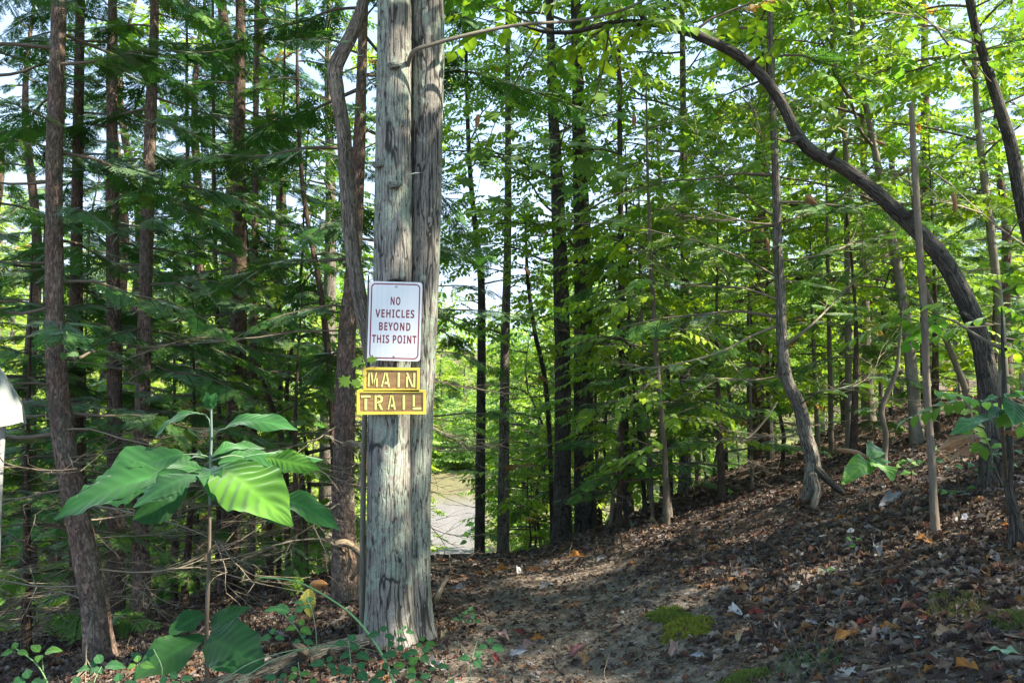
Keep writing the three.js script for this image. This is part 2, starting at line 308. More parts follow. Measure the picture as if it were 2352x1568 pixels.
function sprigsAlong(pts, leaves, r, { from = 0.3, dens = 1, size = 0.4, yellow = 0.3, spread = 0.25, origin = null }) {
  const curve = new THREE.CatmullRomCurve3(pts), L = curve.getLength(), n = Math.max(2, Math.round(L / 0.16 * dens));
  for (let i = 0; i < n; i++) {
    const t = from + (1 - from) * Math.sqrt((i + r()) / n), p = curve.getPoint(Math.min(1, t)), T = curve.getTangent(Math.min(1, t));
    p.add(V((r() - 0.5) * spread * 2, (r() - 0.5) * spread, (r() - 0.5) * spread * 2));
    const w = p.clone(); if (origin) w.add(origin);
    if (!keepClear(w)) continue;
    const X = T.clone().applyAxisAngle(UPV, (r() - 0.5) * 3.4); X.y = X.y * 0.5 - 0.1 - 0.3 * r();
    const sz = size * (0.7 + 0.6 * r());
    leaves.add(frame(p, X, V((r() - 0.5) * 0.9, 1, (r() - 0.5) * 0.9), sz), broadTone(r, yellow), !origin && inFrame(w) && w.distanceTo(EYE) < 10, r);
  }
}
// the trunk of a tree that the picture shows: spots of the picture with widths there, at depth d; carried on above the frame
function trunkOf(o, spots, d, mat, { up = 4, lean = [0, 0], flare = 0.35, radial = 14, rough = 0.06, seed = 1, rooted = true, tipR = 0.35, name = 'trunk', step = 0.1 } = {}) {
  const pts = [], rad = [];
  spots.forEach(([x, y, w, dd], i) => { const p = at(x, y, d + (dd || 0)); pts.push(p); rad.push(w / 2 * (d + (dd || 0)) / FOCAL); if (!i && rooted) p.y = groundY(p.x, p.z) - 0.12; });
  if (up > 0) { const a = pts[pts.length - 1], b = pts[pts.length - 2], q = rad[rad.length - 1], dir = a.clone().sub(b).normalize().multiplyScalar(0.5).add(UPV).normalize(); for (const k of [0.5, 1]) { pts.push(a.clone().addScaledVector(dir, up * k).add(V(lean[0] * k, 0, lean[1] * k))); rad.push(q * lerp(1, tipR, k)); } }
  const g = tube(pts, rad, { radial, step, uoff: (seed * 0.37) % 1, shape: (s, a) => (1 + flare * Math.exp(-s / 0.16) * (1 + 0.5 * Math.sin(a * 5 + seed) + 0.3 * Math.sin(a * 3 + seed * 2))) * (1 + rough * 2 * (vnoise(s * 3.1 + seed * 7, a * 1.6, seed, 0, 10) - 0.5) + rough * (vnoise(s * 11, a * 3.5, seed + 3, 0, 22) - 0.5)) });
  part(name, g, mat, o);
  const curve = g.userData.curve; curve.arcLengthDivisions = 200;
  return { curve, L: g.userData.length, pts, rad, radiusAt: (u) => { const k = curve.getUtoTmapping(u) * (rad.length - 1), k0 = Math.min(rad.length - 2, Math.floor(k)); return lerp(rad[k0], rad[k0 + 1], k - k0); } };
}
// hemlock boughs from height h0 up; bare dead branches below
function boughs(o, tr, { h0 = 1.6, h1 = 99, seed = 1, len = 1.8, gap = 0.2, dead = 8, mat = M.twig, avoid = 0, dens = 1, size = 1, lit = 0, topLen = 0.6 }) {
  const r = rng(seed * 977 + 5), leaves = Leaves(), bare = Leaves(), upper = []; let az = r() * 6.28;
  const y0 = tr.curve.getPointAt(0).y, top = tr.L;
  for (let s = h0; s < Math.min(h1, top - 0.15);) {
    const high = tr.curve.getPointAt(Math.min(1, s / top)), visible = inFrame(high, 500);
    az += 2.1 + r() * 0.7; const q = Math.sin(az);
    const toward = q > 0.5; // grows towards the camera
    let L = lerp(len, topLen, clamp((s - h0) / Math.max(3, top - h0))) * (0.65 + 0.55 * r()); if (toward && avoid) L *= 1 - avoid;
    const pts = branchPts(high, az, L, 0.18 - 0.25 * r(), 0.1 + 0.25 * r(), r);
    const rb = 0.006 + 0.0055 * L;
    const g = tube(pts, [rb, rb * 0.8, rb * 0.6, rb * 0.42, rb * 0.3, rb * 0.15], { radial: 5, step: 0.15, caps: false });
    if (visible) part('branch', g, mat, o); else upper.push(g);
    frondsAlong(pts, leaves, r, { dens: dens * (visible ? 1 : 0.65), size: size * (visible ? 1 : 1.25), lit });
    s += gap * (visible ? 1 : 1.5) * (0.6 + 0.8 * r());
  }
  for (let i = 0; i < dead; i++) {
    const s = 0.35 + (Math.max(h0, 1) - 0.2) * (i + r()) / dead, p = tr.curve.getPointAt(Math.min(0.98, s / top)), a = r() * 6.28; let L = (0.4 + 0.9 * r()) * Math.min(1.3, len); if (Math.sin(a) > 0.4 && avoid) L *= 0.6;
    const pts = branchPts(p, a, L, 0.1 - 0.3 * r(), 0.25 * r(), r, 4); part('dead_branch', tube(pts, [0.008, 0.006, 0.005, 0.0035, 0.002], { radial: 4, step: 0.15, caps: false }), M.deadTwig, o);
    const c = new THREE.CatmullRomCurve3(pts); for (let k = 0; k < 5; k++) { const t = 0.25 + 0.75 * r(), T = c.getTangent(t).applyAxisAngle(UPV, (r() < 0.5 ? 1 : -1) * (0.4 + 0.6 * r())); T.y -= 0.1; const sz = 0.25 + 0.35 * r(); const pp = c.getPoint(t); if (keepClear(pp)) bare.add(frame(pp, T, UPV, sz), null, true, r); }
  }
  if (upper.length) { const u = part('upper_branches', mergeGeometries(upper), mat, o); u.userData.kind = 'stuff'; }
  leaves.build(o, 'hem'); bare.build(o, 'bare', 'dead_twigs');
}
// leafy limbs of a broadleaf tree from height h0 up
function limbs(o, tr, { h0 = 2, h1 = 99, seed = 1, len = 1.6, gap = 0.35, mat = M.twig, dens = 1, size = 0.4, yellow = 0.3, rise = 0.35, avoid = 0, spread = 0.25, o2bare = 0 }) {
  const r = rng(seed * 1231 + 7), leaves = Leaves(), upper = []; let az = r() * 6.28; const top = tr.L;
  for (let s = h0; s < Math.min(h1, top);) {
    const p = tr.curve.getPointAt(Math.min(1, s / top)), visible = inFrame(p, 400); az += 2.0 + r() * 0.9;
    let L = len * (0.55 + 0.7 * r()) * (visible ? 1 : 1.25); if (Math.sin(az) > 0.4 && avoid) L *= 1 - avoid;
    const pts = branchPts(p, az, L, rise * (0.6 + 0.8 * r()), 0.15 * r(), r), rb = 0.006 + 0.007 * L, g = tube(pts, [rb, rb * 0.8, rb * 0.6, rb * 0.45, rb * 0.3, rb * 0.15], { radial: 5, step: 0.15, caps: false });
    if (visible) part('branch', g, mat, o); else upper.push(g);
    sprigsAlong(pts, leaves, r, { dens: dens * (visible ? 1 : 1.3), size: size * (visible ? 1 : 1.3), yellow, spread: spread * (visible ? 1 : 2) });
    for (let k = 0; k < 3; k++) { const t = 0.3 + 0.6 * r(), q = pts[Math.floor(t * 5)], sp = branchPts(q, az + (r() - 0.5) * 2.4, L * 0.5, 0.15 * r(), 0.1 * r(), r, 3); const g2 = tube(sp, [rb * 0.5, rb * 0.3, rb * 0.2, rb * 0.1], { radial: 4, step: 0.2, caps: false }); upper.push(g2); sprigsAlong(sp, leaves, r, { from: 0.15, dens: dens * (visible ? 1 : 1.3), size: size * (visible ? 1 : 1.3), yellow, spread: spread * (visible ? 1 : 2) }); }
    s += gap * (0.6 + 0.8 * r());
  }
  if (o2bare) { const bare = Leaves(); for (let k = 0; k < o2bare; k++) { const p = tr.curve.getPointAt(Math.min(0.95, (0.8 + r() * (h0 + 1.5)) / top)), a = r() * 6.28, sz = 0.4 + 0.9 * r(); if (Math.sin(a) < 0.6) bare.add(frame(p, V(Math.cos(a), 0.25 - 0.3 * r(), Math.sin(a)), UPV, sz), null, true, r); } bare.build(o, 'bare', 'dead_twigs'); }
  if (upper.length) part('side_twigs', mergeGeometries(upper), mat, o).userData.kind = 'stuff';
  leaves.build(o, 'broad');
}

// ---------------------------------------------------------------- ground
{
  const NX = 430, NZ = 430, pos = [], uv = [], col = [], idx = [];
  for (let j = 0; j <= NZ; j++) for (let i = 0; i <= NX; i++) {
    const u = i / NX * 2 - 1, v = j / NZ * 2 - 1, x = 0.6 + Math.sign(u) * (6.5 * Math.abs(u) + 230 * Math.pow(Math.abs(u), 5)), d = 5 + (v > 0 ? 9 * v + 260 * Math.pow(v, 5) : 5 * v - 60 * Math.pow(-v, 5)), z = -d;
    pos.push(x, groundY(x, z), z); uv.push(x / 1.7, z / 1.7);
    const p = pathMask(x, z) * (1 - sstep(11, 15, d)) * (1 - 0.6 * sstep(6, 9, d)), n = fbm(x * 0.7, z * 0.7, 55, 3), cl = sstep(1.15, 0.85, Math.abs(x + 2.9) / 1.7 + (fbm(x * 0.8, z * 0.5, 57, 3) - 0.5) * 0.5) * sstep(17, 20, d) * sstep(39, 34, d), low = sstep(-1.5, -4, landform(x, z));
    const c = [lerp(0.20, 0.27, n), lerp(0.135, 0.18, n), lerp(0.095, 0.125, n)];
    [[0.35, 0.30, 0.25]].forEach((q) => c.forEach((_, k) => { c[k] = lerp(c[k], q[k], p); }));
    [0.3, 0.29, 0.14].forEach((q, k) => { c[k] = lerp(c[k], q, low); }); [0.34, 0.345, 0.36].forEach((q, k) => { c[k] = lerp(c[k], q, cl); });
    col.push(...c);
  }
  for (let j = 0; j < NZ; j++) for (let i = 0; i < NX; i++) { const a = j * (NX + 1) + i, b = a + NX + 1; idx.push(a, a + 1, b, a + 1, b + 1, b); }
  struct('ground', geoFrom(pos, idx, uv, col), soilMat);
}

// ---------------------------------------------------------------- the trees of the foreground and middle
function tree(name, label, spots, d, mat, opts = {}, group) {
  const b = at(spots[0][0], spots[0][1], d + (spots[0][3] || 0)); b.y = groundY(b.x, b.z);
  const o = thing(name, label, 'tree', b, group); return [o, trunkOf(o, spots, d, mat, opts)];
}
// the two fused stems that carry the signs
{
  const b = at(900, 1470, 4.62); b.y = groundY(b.x, b.z);
  const o = thing('twin_stem_oak', 'big twin-stemmed tree with furrowed lichen-covered grey bark carrying the three signs', 'tree', b);
  const seam = (seed) => ({ radial: 56, step: 0.025, rough: 0.035, up: 7, seed, tipR: 0.7, flare: 0 });
  const flareShape = (k, dir) => (s, a) => 1 + k * Math.exp(-s / 0.14) * (0.55 + 0.75 * Math.max(0, Math.cos(a - dir)) + 0.25 * Math.sin(a * 4 + dir)) + 0.04 * (vnoise(s * 2.5, a * 1.3, 3, 0, 8) - 0.5) + 0.02 * (vnoise(s * 22, a * 4, 8, 0, 25) - 0.5);
  const stem = (spots, d, m, k, dir, mat) => {
    const pts = [], rad = []; spots.forEach(([x, y, w], i) => { const p = at(x, y, d); if (!i) p.y = groundY(p.x, p.z) - 0.1; pts.push(p); rad.push(w / 2 * d / FOCAL); });
    const a = pts[pts.length - 1]; for (const [u, q] of [[2, 0.95], [5, 0.8], [8.5, 0.5]]) { pts.push(a.clone().add(V(m * u * 0.06, u, -0.02 * u))); rad.push(rad[spots.length - 1] * q); }
    const g = tube(pts, rad, { radial: 64, step: 0.022, shape: flareShape(k, dir) });
    const uvs = g.attributes.uv; for (let i = 0; i < uvs.count; i++) { const j = i % 65; if (i < uvs.count - 2) uvs.setX(i, j / 64); }
    part('trunk', g, mat, o); g.userData.curve.arcLengthDivisions = 200;
    return { curve: g.userData.curve, L: g.userData.length, radiusAt: () => 0.1 };
  };
  const t1 = stem([[896, 1480, 112], [893, 1330, 104], [893, 1150, 98], [893, 980, 96], [898, 800, 92], [901, 640, 86], [902, 500, 84], [903, 380, 84], [904, 200, 80], [905, -20, 76]], 4.62, -1, 0.55, 0.6, signBarkMat);
  const t2 = stem([[958, 1462, 90], [956, 1400, 72], [955, 1330, 66], [957, 1150, 62], [963, 980, 62], [970, 800, 64], [974, 640, 68], [977, 500, 70], [980, 300, 74], [983, 100, 76], [984, -20, 74]], 4.72, 1, 0.9, 5.2, signBarkMat2);
  limbs(o, t1, { h0: 4.9, seed: 3, len: 2.4, gap: 0.45, size: 0.42, yellow: 0.35, dens: 0.8, spread: 0.4 });
  limbs(o, t2, { h0: 5.3, seed: 4, len: 2.4, gap: 0.5, size: 0.42, yellow: 0.35, dens: 0.8, spread: 0.4 });
  // the thin grey limb that reaches over the trail, and a leafy shoot on the other side
  part('branch', tube([[936, 150, 4.58], [950, 118, 4.5], [1000, 100, 4.5], [1100, 74, 4.55], [1200, 56, 4.6], [1310, 48, 4.7], [1420, 26, 4.7], [1500, -10, 4.7]].map((q) => at(...q)), [0.014, 0.0125, 0.0115, 0.011, 0.010, 0.009, 0.008, 0.007], { radial: 8, step: 0.04 }), M.grey, o);
  part('shoot', tube([[868, 196, 4.5], [850, 188, 4.46], [826, 130, 4.4], [806, 90, 4.4], [796, 66, 4.4]].map((q) => at(...q)), [0.005, 0.004, 0.0035, 0.003, 0.002], { radial: 5, step: 0.04 }), M.grey, o);
  // knots and a bark scar above the sign
  for (const [x, y, d, s] of [[868, 378, 4.52, 0.03], [905, 424, 4.5, 0.035], [905, 150, 4.5, 0.034]]) { const g = new THREE.IcosahedronGeometry(s, 3), p = g.attributes.position, c = at(x, y, d); for (let i = 0; i < p.count; i++) { const k = 1 + 0.35 * (vnoise(p.getX(i) * 60, p.getY(i) * 60 + p.getZ(i) * 40, 6) - 0.5); p.setXYZ(i, c.x + p.getX(i) * k * 1.2, c.y + p.getY(i) * k * 0.7, c.z + p.getZ(i) * k * 0.6); } g.computeVertexNormals(); part('knot', g, signBarkMat2, o); }
}
// the pale bent stem that leans behind the signs
{
  const [o, tr] = tree('leaning_snag', 'bare grey crooked stem leaning against the signed tree, kinked near its top', [[872, 1420, 18], [868, 1000, 26], [848, 800, 30], [828, 700, 34], [806, 560, 34], [795, 420, 34], [788, 300, 32], [772, 205, 34], [768, 160, 36], [786, 120, 32], [812, 70, 30], [832, 10, 27], [842, -60, 26]], 4.86, M.snag, { up: 3, seed: 5, rough: 0.12, radial: 20, step: 0.04, flare: 0.1 });
  limbs(o, tr, { h0: 4.6, seed: 77, len: 1.2, gap: 0.5, yellow: 0.4, avoid: 0.4 });
}
tree('sapling', 'slim straight grey pole standing close against the signed trunk', [[832, 1420, 15], [833, 1200, 13], [836, 1000, 12], [842, 860, 10]], 4.7, M.grey, { up: 0.6, seed: 8, flare: 0.1 });
// hemlocks on the downhill side
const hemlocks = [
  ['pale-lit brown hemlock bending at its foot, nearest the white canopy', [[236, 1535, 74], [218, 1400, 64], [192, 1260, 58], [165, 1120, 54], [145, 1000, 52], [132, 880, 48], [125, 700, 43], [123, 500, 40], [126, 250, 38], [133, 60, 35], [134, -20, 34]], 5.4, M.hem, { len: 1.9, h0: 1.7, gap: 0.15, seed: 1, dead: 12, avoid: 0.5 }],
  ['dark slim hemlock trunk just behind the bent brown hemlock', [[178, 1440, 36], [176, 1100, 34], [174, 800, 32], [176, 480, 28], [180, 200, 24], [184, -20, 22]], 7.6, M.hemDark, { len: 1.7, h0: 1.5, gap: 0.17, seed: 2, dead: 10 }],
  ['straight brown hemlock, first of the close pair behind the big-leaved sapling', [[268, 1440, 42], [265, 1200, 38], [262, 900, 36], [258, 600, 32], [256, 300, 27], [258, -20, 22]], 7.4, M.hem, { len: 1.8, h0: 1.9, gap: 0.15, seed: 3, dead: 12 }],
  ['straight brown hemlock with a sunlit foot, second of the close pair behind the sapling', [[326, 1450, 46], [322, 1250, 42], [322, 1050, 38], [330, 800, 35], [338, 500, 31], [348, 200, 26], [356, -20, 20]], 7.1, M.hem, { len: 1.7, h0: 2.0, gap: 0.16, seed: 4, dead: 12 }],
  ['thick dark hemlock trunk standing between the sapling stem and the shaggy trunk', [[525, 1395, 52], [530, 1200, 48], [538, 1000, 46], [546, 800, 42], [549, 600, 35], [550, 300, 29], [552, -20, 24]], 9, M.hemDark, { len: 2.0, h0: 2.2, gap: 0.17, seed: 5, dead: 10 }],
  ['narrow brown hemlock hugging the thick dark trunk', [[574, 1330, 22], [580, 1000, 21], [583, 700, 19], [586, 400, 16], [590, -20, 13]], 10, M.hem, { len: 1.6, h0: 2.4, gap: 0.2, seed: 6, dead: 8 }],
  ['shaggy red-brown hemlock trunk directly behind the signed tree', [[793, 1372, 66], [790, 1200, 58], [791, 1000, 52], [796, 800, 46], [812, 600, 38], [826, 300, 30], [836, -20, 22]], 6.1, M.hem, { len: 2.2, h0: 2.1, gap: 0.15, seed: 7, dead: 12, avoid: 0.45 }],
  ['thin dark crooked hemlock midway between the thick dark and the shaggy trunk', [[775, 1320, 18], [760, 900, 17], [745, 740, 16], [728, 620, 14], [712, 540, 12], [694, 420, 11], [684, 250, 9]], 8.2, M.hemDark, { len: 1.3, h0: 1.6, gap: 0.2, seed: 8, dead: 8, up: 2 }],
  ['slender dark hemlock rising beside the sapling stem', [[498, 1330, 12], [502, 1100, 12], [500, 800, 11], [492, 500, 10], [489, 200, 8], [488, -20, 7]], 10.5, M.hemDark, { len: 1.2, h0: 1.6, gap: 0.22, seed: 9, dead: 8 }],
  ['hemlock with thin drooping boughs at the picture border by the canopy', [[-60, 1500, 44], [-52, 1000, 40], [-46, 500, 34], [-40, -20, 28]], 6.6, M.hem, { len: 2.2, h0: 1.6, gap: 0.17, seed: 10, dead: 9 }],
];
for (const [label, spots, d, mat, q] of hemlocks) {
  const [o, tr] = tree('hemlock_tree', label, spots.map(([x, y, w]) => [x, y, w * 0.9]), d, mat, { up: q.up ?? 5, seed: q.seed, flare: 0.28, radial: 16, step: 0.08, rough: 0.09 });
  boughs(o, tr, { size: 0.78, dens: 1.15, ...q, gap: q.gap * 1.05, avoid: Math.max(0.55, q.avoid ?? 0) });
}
for (const [label, spots, d, s] of [
  ['thin dark stem leaning left between the thick dark trunk and the shaggy trunk', [[662, 1300, 14], [655, 1080, 13], [640, 980, 12], [612, 900, 10], [590, 820, 8]], 9.4, 1],
  ['thin leafy stem curving up left of the shaggy hemlock', [[706, 1290, 12], [690, 1080, 12], [664, 980, 11], [658, 900, 10], [672, 780, 8], [690, 640, 6]], 10.4, 2],
  ['thin straight stem between the close pair and the thick dark trunk', [[452, 1350, 14], [448, 1100, 13], [440, 800, 11], [432, 500, 9], [428, 200, 7]], 11, 3],
  ['slim pale-leaved stem left of the leaning grey snag', [[640, 1280, 12], [644, 900, 10], [640, 600, 8], [650, 300, 7]], 12, 4],
]) { const [o, tr] = tree('young_tree', label, spots, d, M.hemDark, { up: 2, seed: 40 + s, flare: 0.1, radial: 8 }); limbs(o, tr, { h0: 1.2, seed: 60 + s, len: 0.9, gap: 0.3, yellow: 0.5, size: 0.36, dens: 0.7 }); }

// trees across the trail and on the bank
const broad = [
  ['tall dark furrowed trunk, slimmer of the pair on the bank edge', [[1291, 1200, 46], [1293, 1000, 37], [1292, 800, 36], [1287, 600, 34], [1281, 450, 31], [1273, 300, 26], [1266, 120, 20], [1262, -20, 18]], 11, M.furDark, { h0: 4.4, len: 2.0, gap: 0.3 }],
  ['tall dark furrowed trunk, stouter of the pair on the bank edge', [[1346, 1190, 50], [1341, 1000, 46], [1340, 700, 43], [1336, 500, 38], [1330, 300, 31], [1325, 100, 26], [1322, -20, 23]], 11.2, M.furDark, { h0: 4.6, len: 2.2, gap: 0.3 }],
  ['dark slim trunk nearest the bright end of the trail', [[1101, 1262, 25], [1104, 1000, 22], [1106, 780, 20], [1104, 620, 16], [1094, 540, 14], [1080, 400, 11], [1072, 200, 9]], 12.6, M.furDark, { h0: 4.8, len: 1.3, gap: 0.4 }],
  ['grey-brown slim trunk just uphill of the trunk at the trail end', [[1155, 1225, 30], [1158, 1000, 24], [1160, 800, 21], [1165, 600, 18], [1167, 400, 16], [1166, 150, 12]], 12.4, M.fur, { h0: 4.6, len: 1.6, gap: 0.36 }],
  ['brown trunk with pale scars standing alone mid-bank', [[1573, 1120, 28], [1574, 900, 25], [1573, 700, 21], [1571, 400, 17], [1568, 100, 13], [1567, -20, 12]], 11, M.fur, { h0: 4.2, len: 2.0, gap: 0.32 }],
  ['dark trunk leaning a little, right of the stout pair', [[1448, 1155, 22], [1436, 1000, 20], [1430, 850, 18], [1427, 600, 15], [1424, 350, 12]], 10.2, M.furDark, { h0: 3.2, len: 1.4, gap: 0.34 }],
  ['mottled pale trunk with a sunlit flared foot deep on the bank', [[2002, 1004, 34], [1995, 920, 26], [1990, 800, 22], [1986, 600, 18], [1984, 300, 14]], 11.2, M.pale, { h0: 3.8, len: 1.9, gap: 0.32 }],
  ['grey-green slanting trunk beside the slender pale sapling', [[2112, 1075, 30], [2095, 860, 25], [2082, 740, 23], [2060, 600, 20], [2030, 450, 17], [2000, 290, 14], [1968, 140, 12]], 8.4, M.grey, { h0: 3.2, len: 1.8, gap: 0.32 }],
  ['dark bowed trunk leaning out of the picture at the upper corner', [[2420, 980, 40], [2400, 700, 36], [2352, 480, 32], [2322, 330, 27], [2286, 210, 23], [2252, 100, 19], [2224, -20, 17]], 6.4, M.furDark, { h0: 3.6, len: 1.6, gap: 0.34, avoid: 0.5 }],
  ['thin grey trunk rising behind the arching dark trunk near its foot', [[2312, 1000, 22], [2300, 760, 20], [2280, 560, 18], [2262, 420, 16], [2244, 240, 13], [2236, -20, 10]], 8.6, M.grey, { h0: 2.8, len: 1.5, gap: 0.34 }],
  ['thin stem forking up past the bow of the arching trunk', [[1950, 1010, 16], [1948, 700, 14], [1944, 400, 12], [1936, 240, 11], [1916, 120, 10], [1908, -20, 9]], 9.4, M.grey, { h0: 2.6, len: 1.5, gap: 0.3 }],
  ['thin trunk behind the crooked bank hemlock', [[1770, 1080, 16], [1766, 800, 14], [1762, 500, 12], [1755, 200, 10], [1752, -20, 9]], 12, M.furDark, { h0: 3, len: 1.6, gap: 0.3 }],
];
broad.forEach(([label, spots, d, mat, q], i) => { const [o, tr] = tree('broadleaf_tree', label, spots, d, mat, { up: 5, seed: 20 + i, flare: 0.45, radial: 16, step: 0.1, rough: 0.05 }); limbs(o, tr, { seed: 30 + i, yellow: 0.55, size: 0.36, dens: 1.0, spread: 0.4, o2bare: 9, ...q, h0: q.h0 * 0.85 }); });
// the dark trunk that arches right over the bank
{
  const [o, tr] = tree('arching_tree', 'long dark trunk that arches from the bank over towards the signed tree', [[2292, 1130, 66], [2284, 1000, 52], [2272, 880, 47], [2250, 770, 44], [2215, 680, 41], [2160, 585, 37], [2090, 512, 34], [2000, 430, 31], [1930, 380, 30], [1862, 345, 29], [1832, 310, 27], [1800, 245, 25], [1755, 180, 25], [1700, 130, 23], [1620, 88, 21], [1540, 60, 19], [1460, 52, 16], [1390, 56, 14], [1310, 74, 10], [1250, 72, 8], [1190, 55, 4]], 5.1, M.furDark, { up: 0, seed: 15, rough: 0.11, radial: 24, step: 0.04, flare: 0.35 });
  part('branch', tube([[1560, 60, 5.1], [1530, 20, 5.1], [1500, -30, 5.2], [1480, -160, 5.3]].map((q) => at(...q)), [0.026, 0.02, 0.016, 0.01], { radial: 8, step: 0.05 }), M.furDark, o);
  part('branch', tube([[1480, 52, 5.1], [1470, 10, 5.1], [1530, -60, 5.3]].map((q) => at(...q)), [0.02, 0.015, 0.008], { radial: 8, step: 0.05 }), M.furDark, o);
  for (const [x, y, dx, dy, w] of [[2236, 740, -26, -22, 0.02], [2080, 502, 30, -26, 0.016], [1905, 366, 18, -26, 0.014], [1836, 318, -28, 6, 0.016], [1720, 150, 26, -20, 0.012]]) part('branch_stub', tube([at(x, y, 5.08), at(x + dx * 0.6, y + dy * 0.6, 5.02), at(x + dx, y + dy, 5.0)], [w * 1.5, w, w * 0.7], { radial: 9, step: 0.02 }), M.furDark, o);
  limbs(o, tr, { h0: 3.6, h1: 5.6, seed: 51, len: 0.8, gap: 0.26, yellow: 0.5, size: 0.34, dens: 0.55, rise: 0.5, avoid: 0.6 });
}
// crooked hemlock on the bank with bare side branches
{
  const [o, tr] = tree('hemlock_tree', 'crooked hemlock on the bank with long bare branches and a twisted double foot', [[1868, 1185, 44], [1866, 1120, 37], [1868, 1060, 33], [1852, 1000, 32], [1836, 930, 30], [1808, 870, 28], [1797, 780, 24], [1793, 680, 22], [1787, 560, 21], [1784, 450, 19], [1779, 320, 17], [1772, 150, 14], [1768, -20, 12]], 6.6, M.fur, { up: 4, seed: 16, rough: 0.1, radial: 20, step: 0.05, flare: 0.3 });
  boughs(o, tr, { h0: 1.7, seed: 61, len: 1.6, gap: 0.24, dead: 0, avoid: 0.7, dens: 0.55, size: 0.8, lit: 0.5 });
  const bare = Leaves(), r = rng(616);
  for (const [pts, w] of [[[[1784, 500], [1740, 470], [1680, 420], [1610, 350], [1560, 318]], 0.011], [[[1786, 515], [1720, 510], [1620, 480], [1540, 440], [1470, 400]], 0.009], [[[1786, 440], [1762, 380], [1746, 300], [1725, 220]], 0.009], [[[1790, 512], [1830, 500], [1900, 470], [1985, 420]], 0.01], [[[1792, 640], [1720, 600], [1620, 560], [1500, 530], [1400, 500]], 0.011], [[[1794, 690], [1700, 660], [1600, 655], [1480, 610]], 0.009], [[[1796, 745], [1730, 770], [1650, 810], [1520, 842], [1440, 840]], 0.014], [[[1798, 800], [1860, 750], [1920, 690], [1990, 610]], 0.014], [[[1806, 860], [1740, 872], [1640, 868], [1540, 874]], 0.009], [[[1836, 930], [1880, 900], [1950, 890], [2010, 860]], 0.009], [[[1790, 600], [1860, 590], [1960, 560], [2060, 530]], 0.008], [[[1850, 990], [1796, 1006], [1740, 1004]], 0.008]]) {
    const P = pts.map(([x, y], i) => at(x, y, 6.6 + (hash(i, x, 5) - 0.5) * 0.5 * i)), c = new THREE.CatmullRomCurve3(P);
    part('branch', tube(P, [w, w * 0.8, w * 0.6, w * 0.45, w * 0.3], { radial: 6, step: 0.06, caps: false }), r() < 0.5 ? M.deadTwig : M.twig, o);
    for (let k = 0; k < 6; k++) { const t = 0.3 + 0.7 * r(), T = c.getTangent(t).applyAxisAngle(V(0, 0, 1), (r() - 0.5) * 1.6); bare.add(frame(c.getPoint(t), T, UPV, 0.25 + 0.3 * r()), null, true, r); }
    const lv = Leaves(); frondsAlong(P, lv, r, { from: 0.35, dens: 0.5, size: 0.6, lit: 1 }); lv.build(o, 'hem');
  }
  bare.build(o, 'bare', 'dead_twigs');
  part('root', tube([[1866, 1090, 6.5], [1876, 1130, 6.4], [1868, 1170, 6.3], [1870, 1210, 6.25]].map((q) => at(...q)), [0.04, 0.035, 0.03, 0.02], { radial: 10, step: 0.05 }), M.fur, o);
  part('root', tube([[1862, 1060, 6.6], [1900, 1100, 6.5], [1960, 1150, 6.4]].map((q) => at(...q)), [0.035, 0.03, 0.02], { radial: 8, step: 0.05 }), M.furDark, o);
}
// bare poles and snags
tree('sapling', 'slender pale pole with a broken top crossing in front of the arching trunk', [[2150, 1185, 19], [2142, 1080, 17], [2130, 900, 16], [2124, 720, 16], [2112, 560, 15], [2105, 440, 14], [2098, 330, 13], [2094, 236, 10]], 4.7, M.pale, { up: 0, seed: 17, flare: 0.25, rough: 0.12, radial: 16, step: 0.04 });
tree('sapling', 'dark crooked thin stem on the bank beside the young magnolia', [[2040, 1110, 15], [2032, 1060, 13], [2036, 1000, 12], [2026, 940, 12], [2046, 890, 11], [2060, 850, 9]], 7, M.twig, { up: 0.6, seed: 18, flare: 0.1, radial: 8 });
tree('broken_stump', 'short jagged dead stump behind the thin bank saplings', [[1536, 1165, 22], [1532, 1140, 18], [1530, 1105, 14], [1528, 1082, 7]], 8.6, M.snag, { up: 0, seed: 19, flare: 0.5, rough: 0.2 });
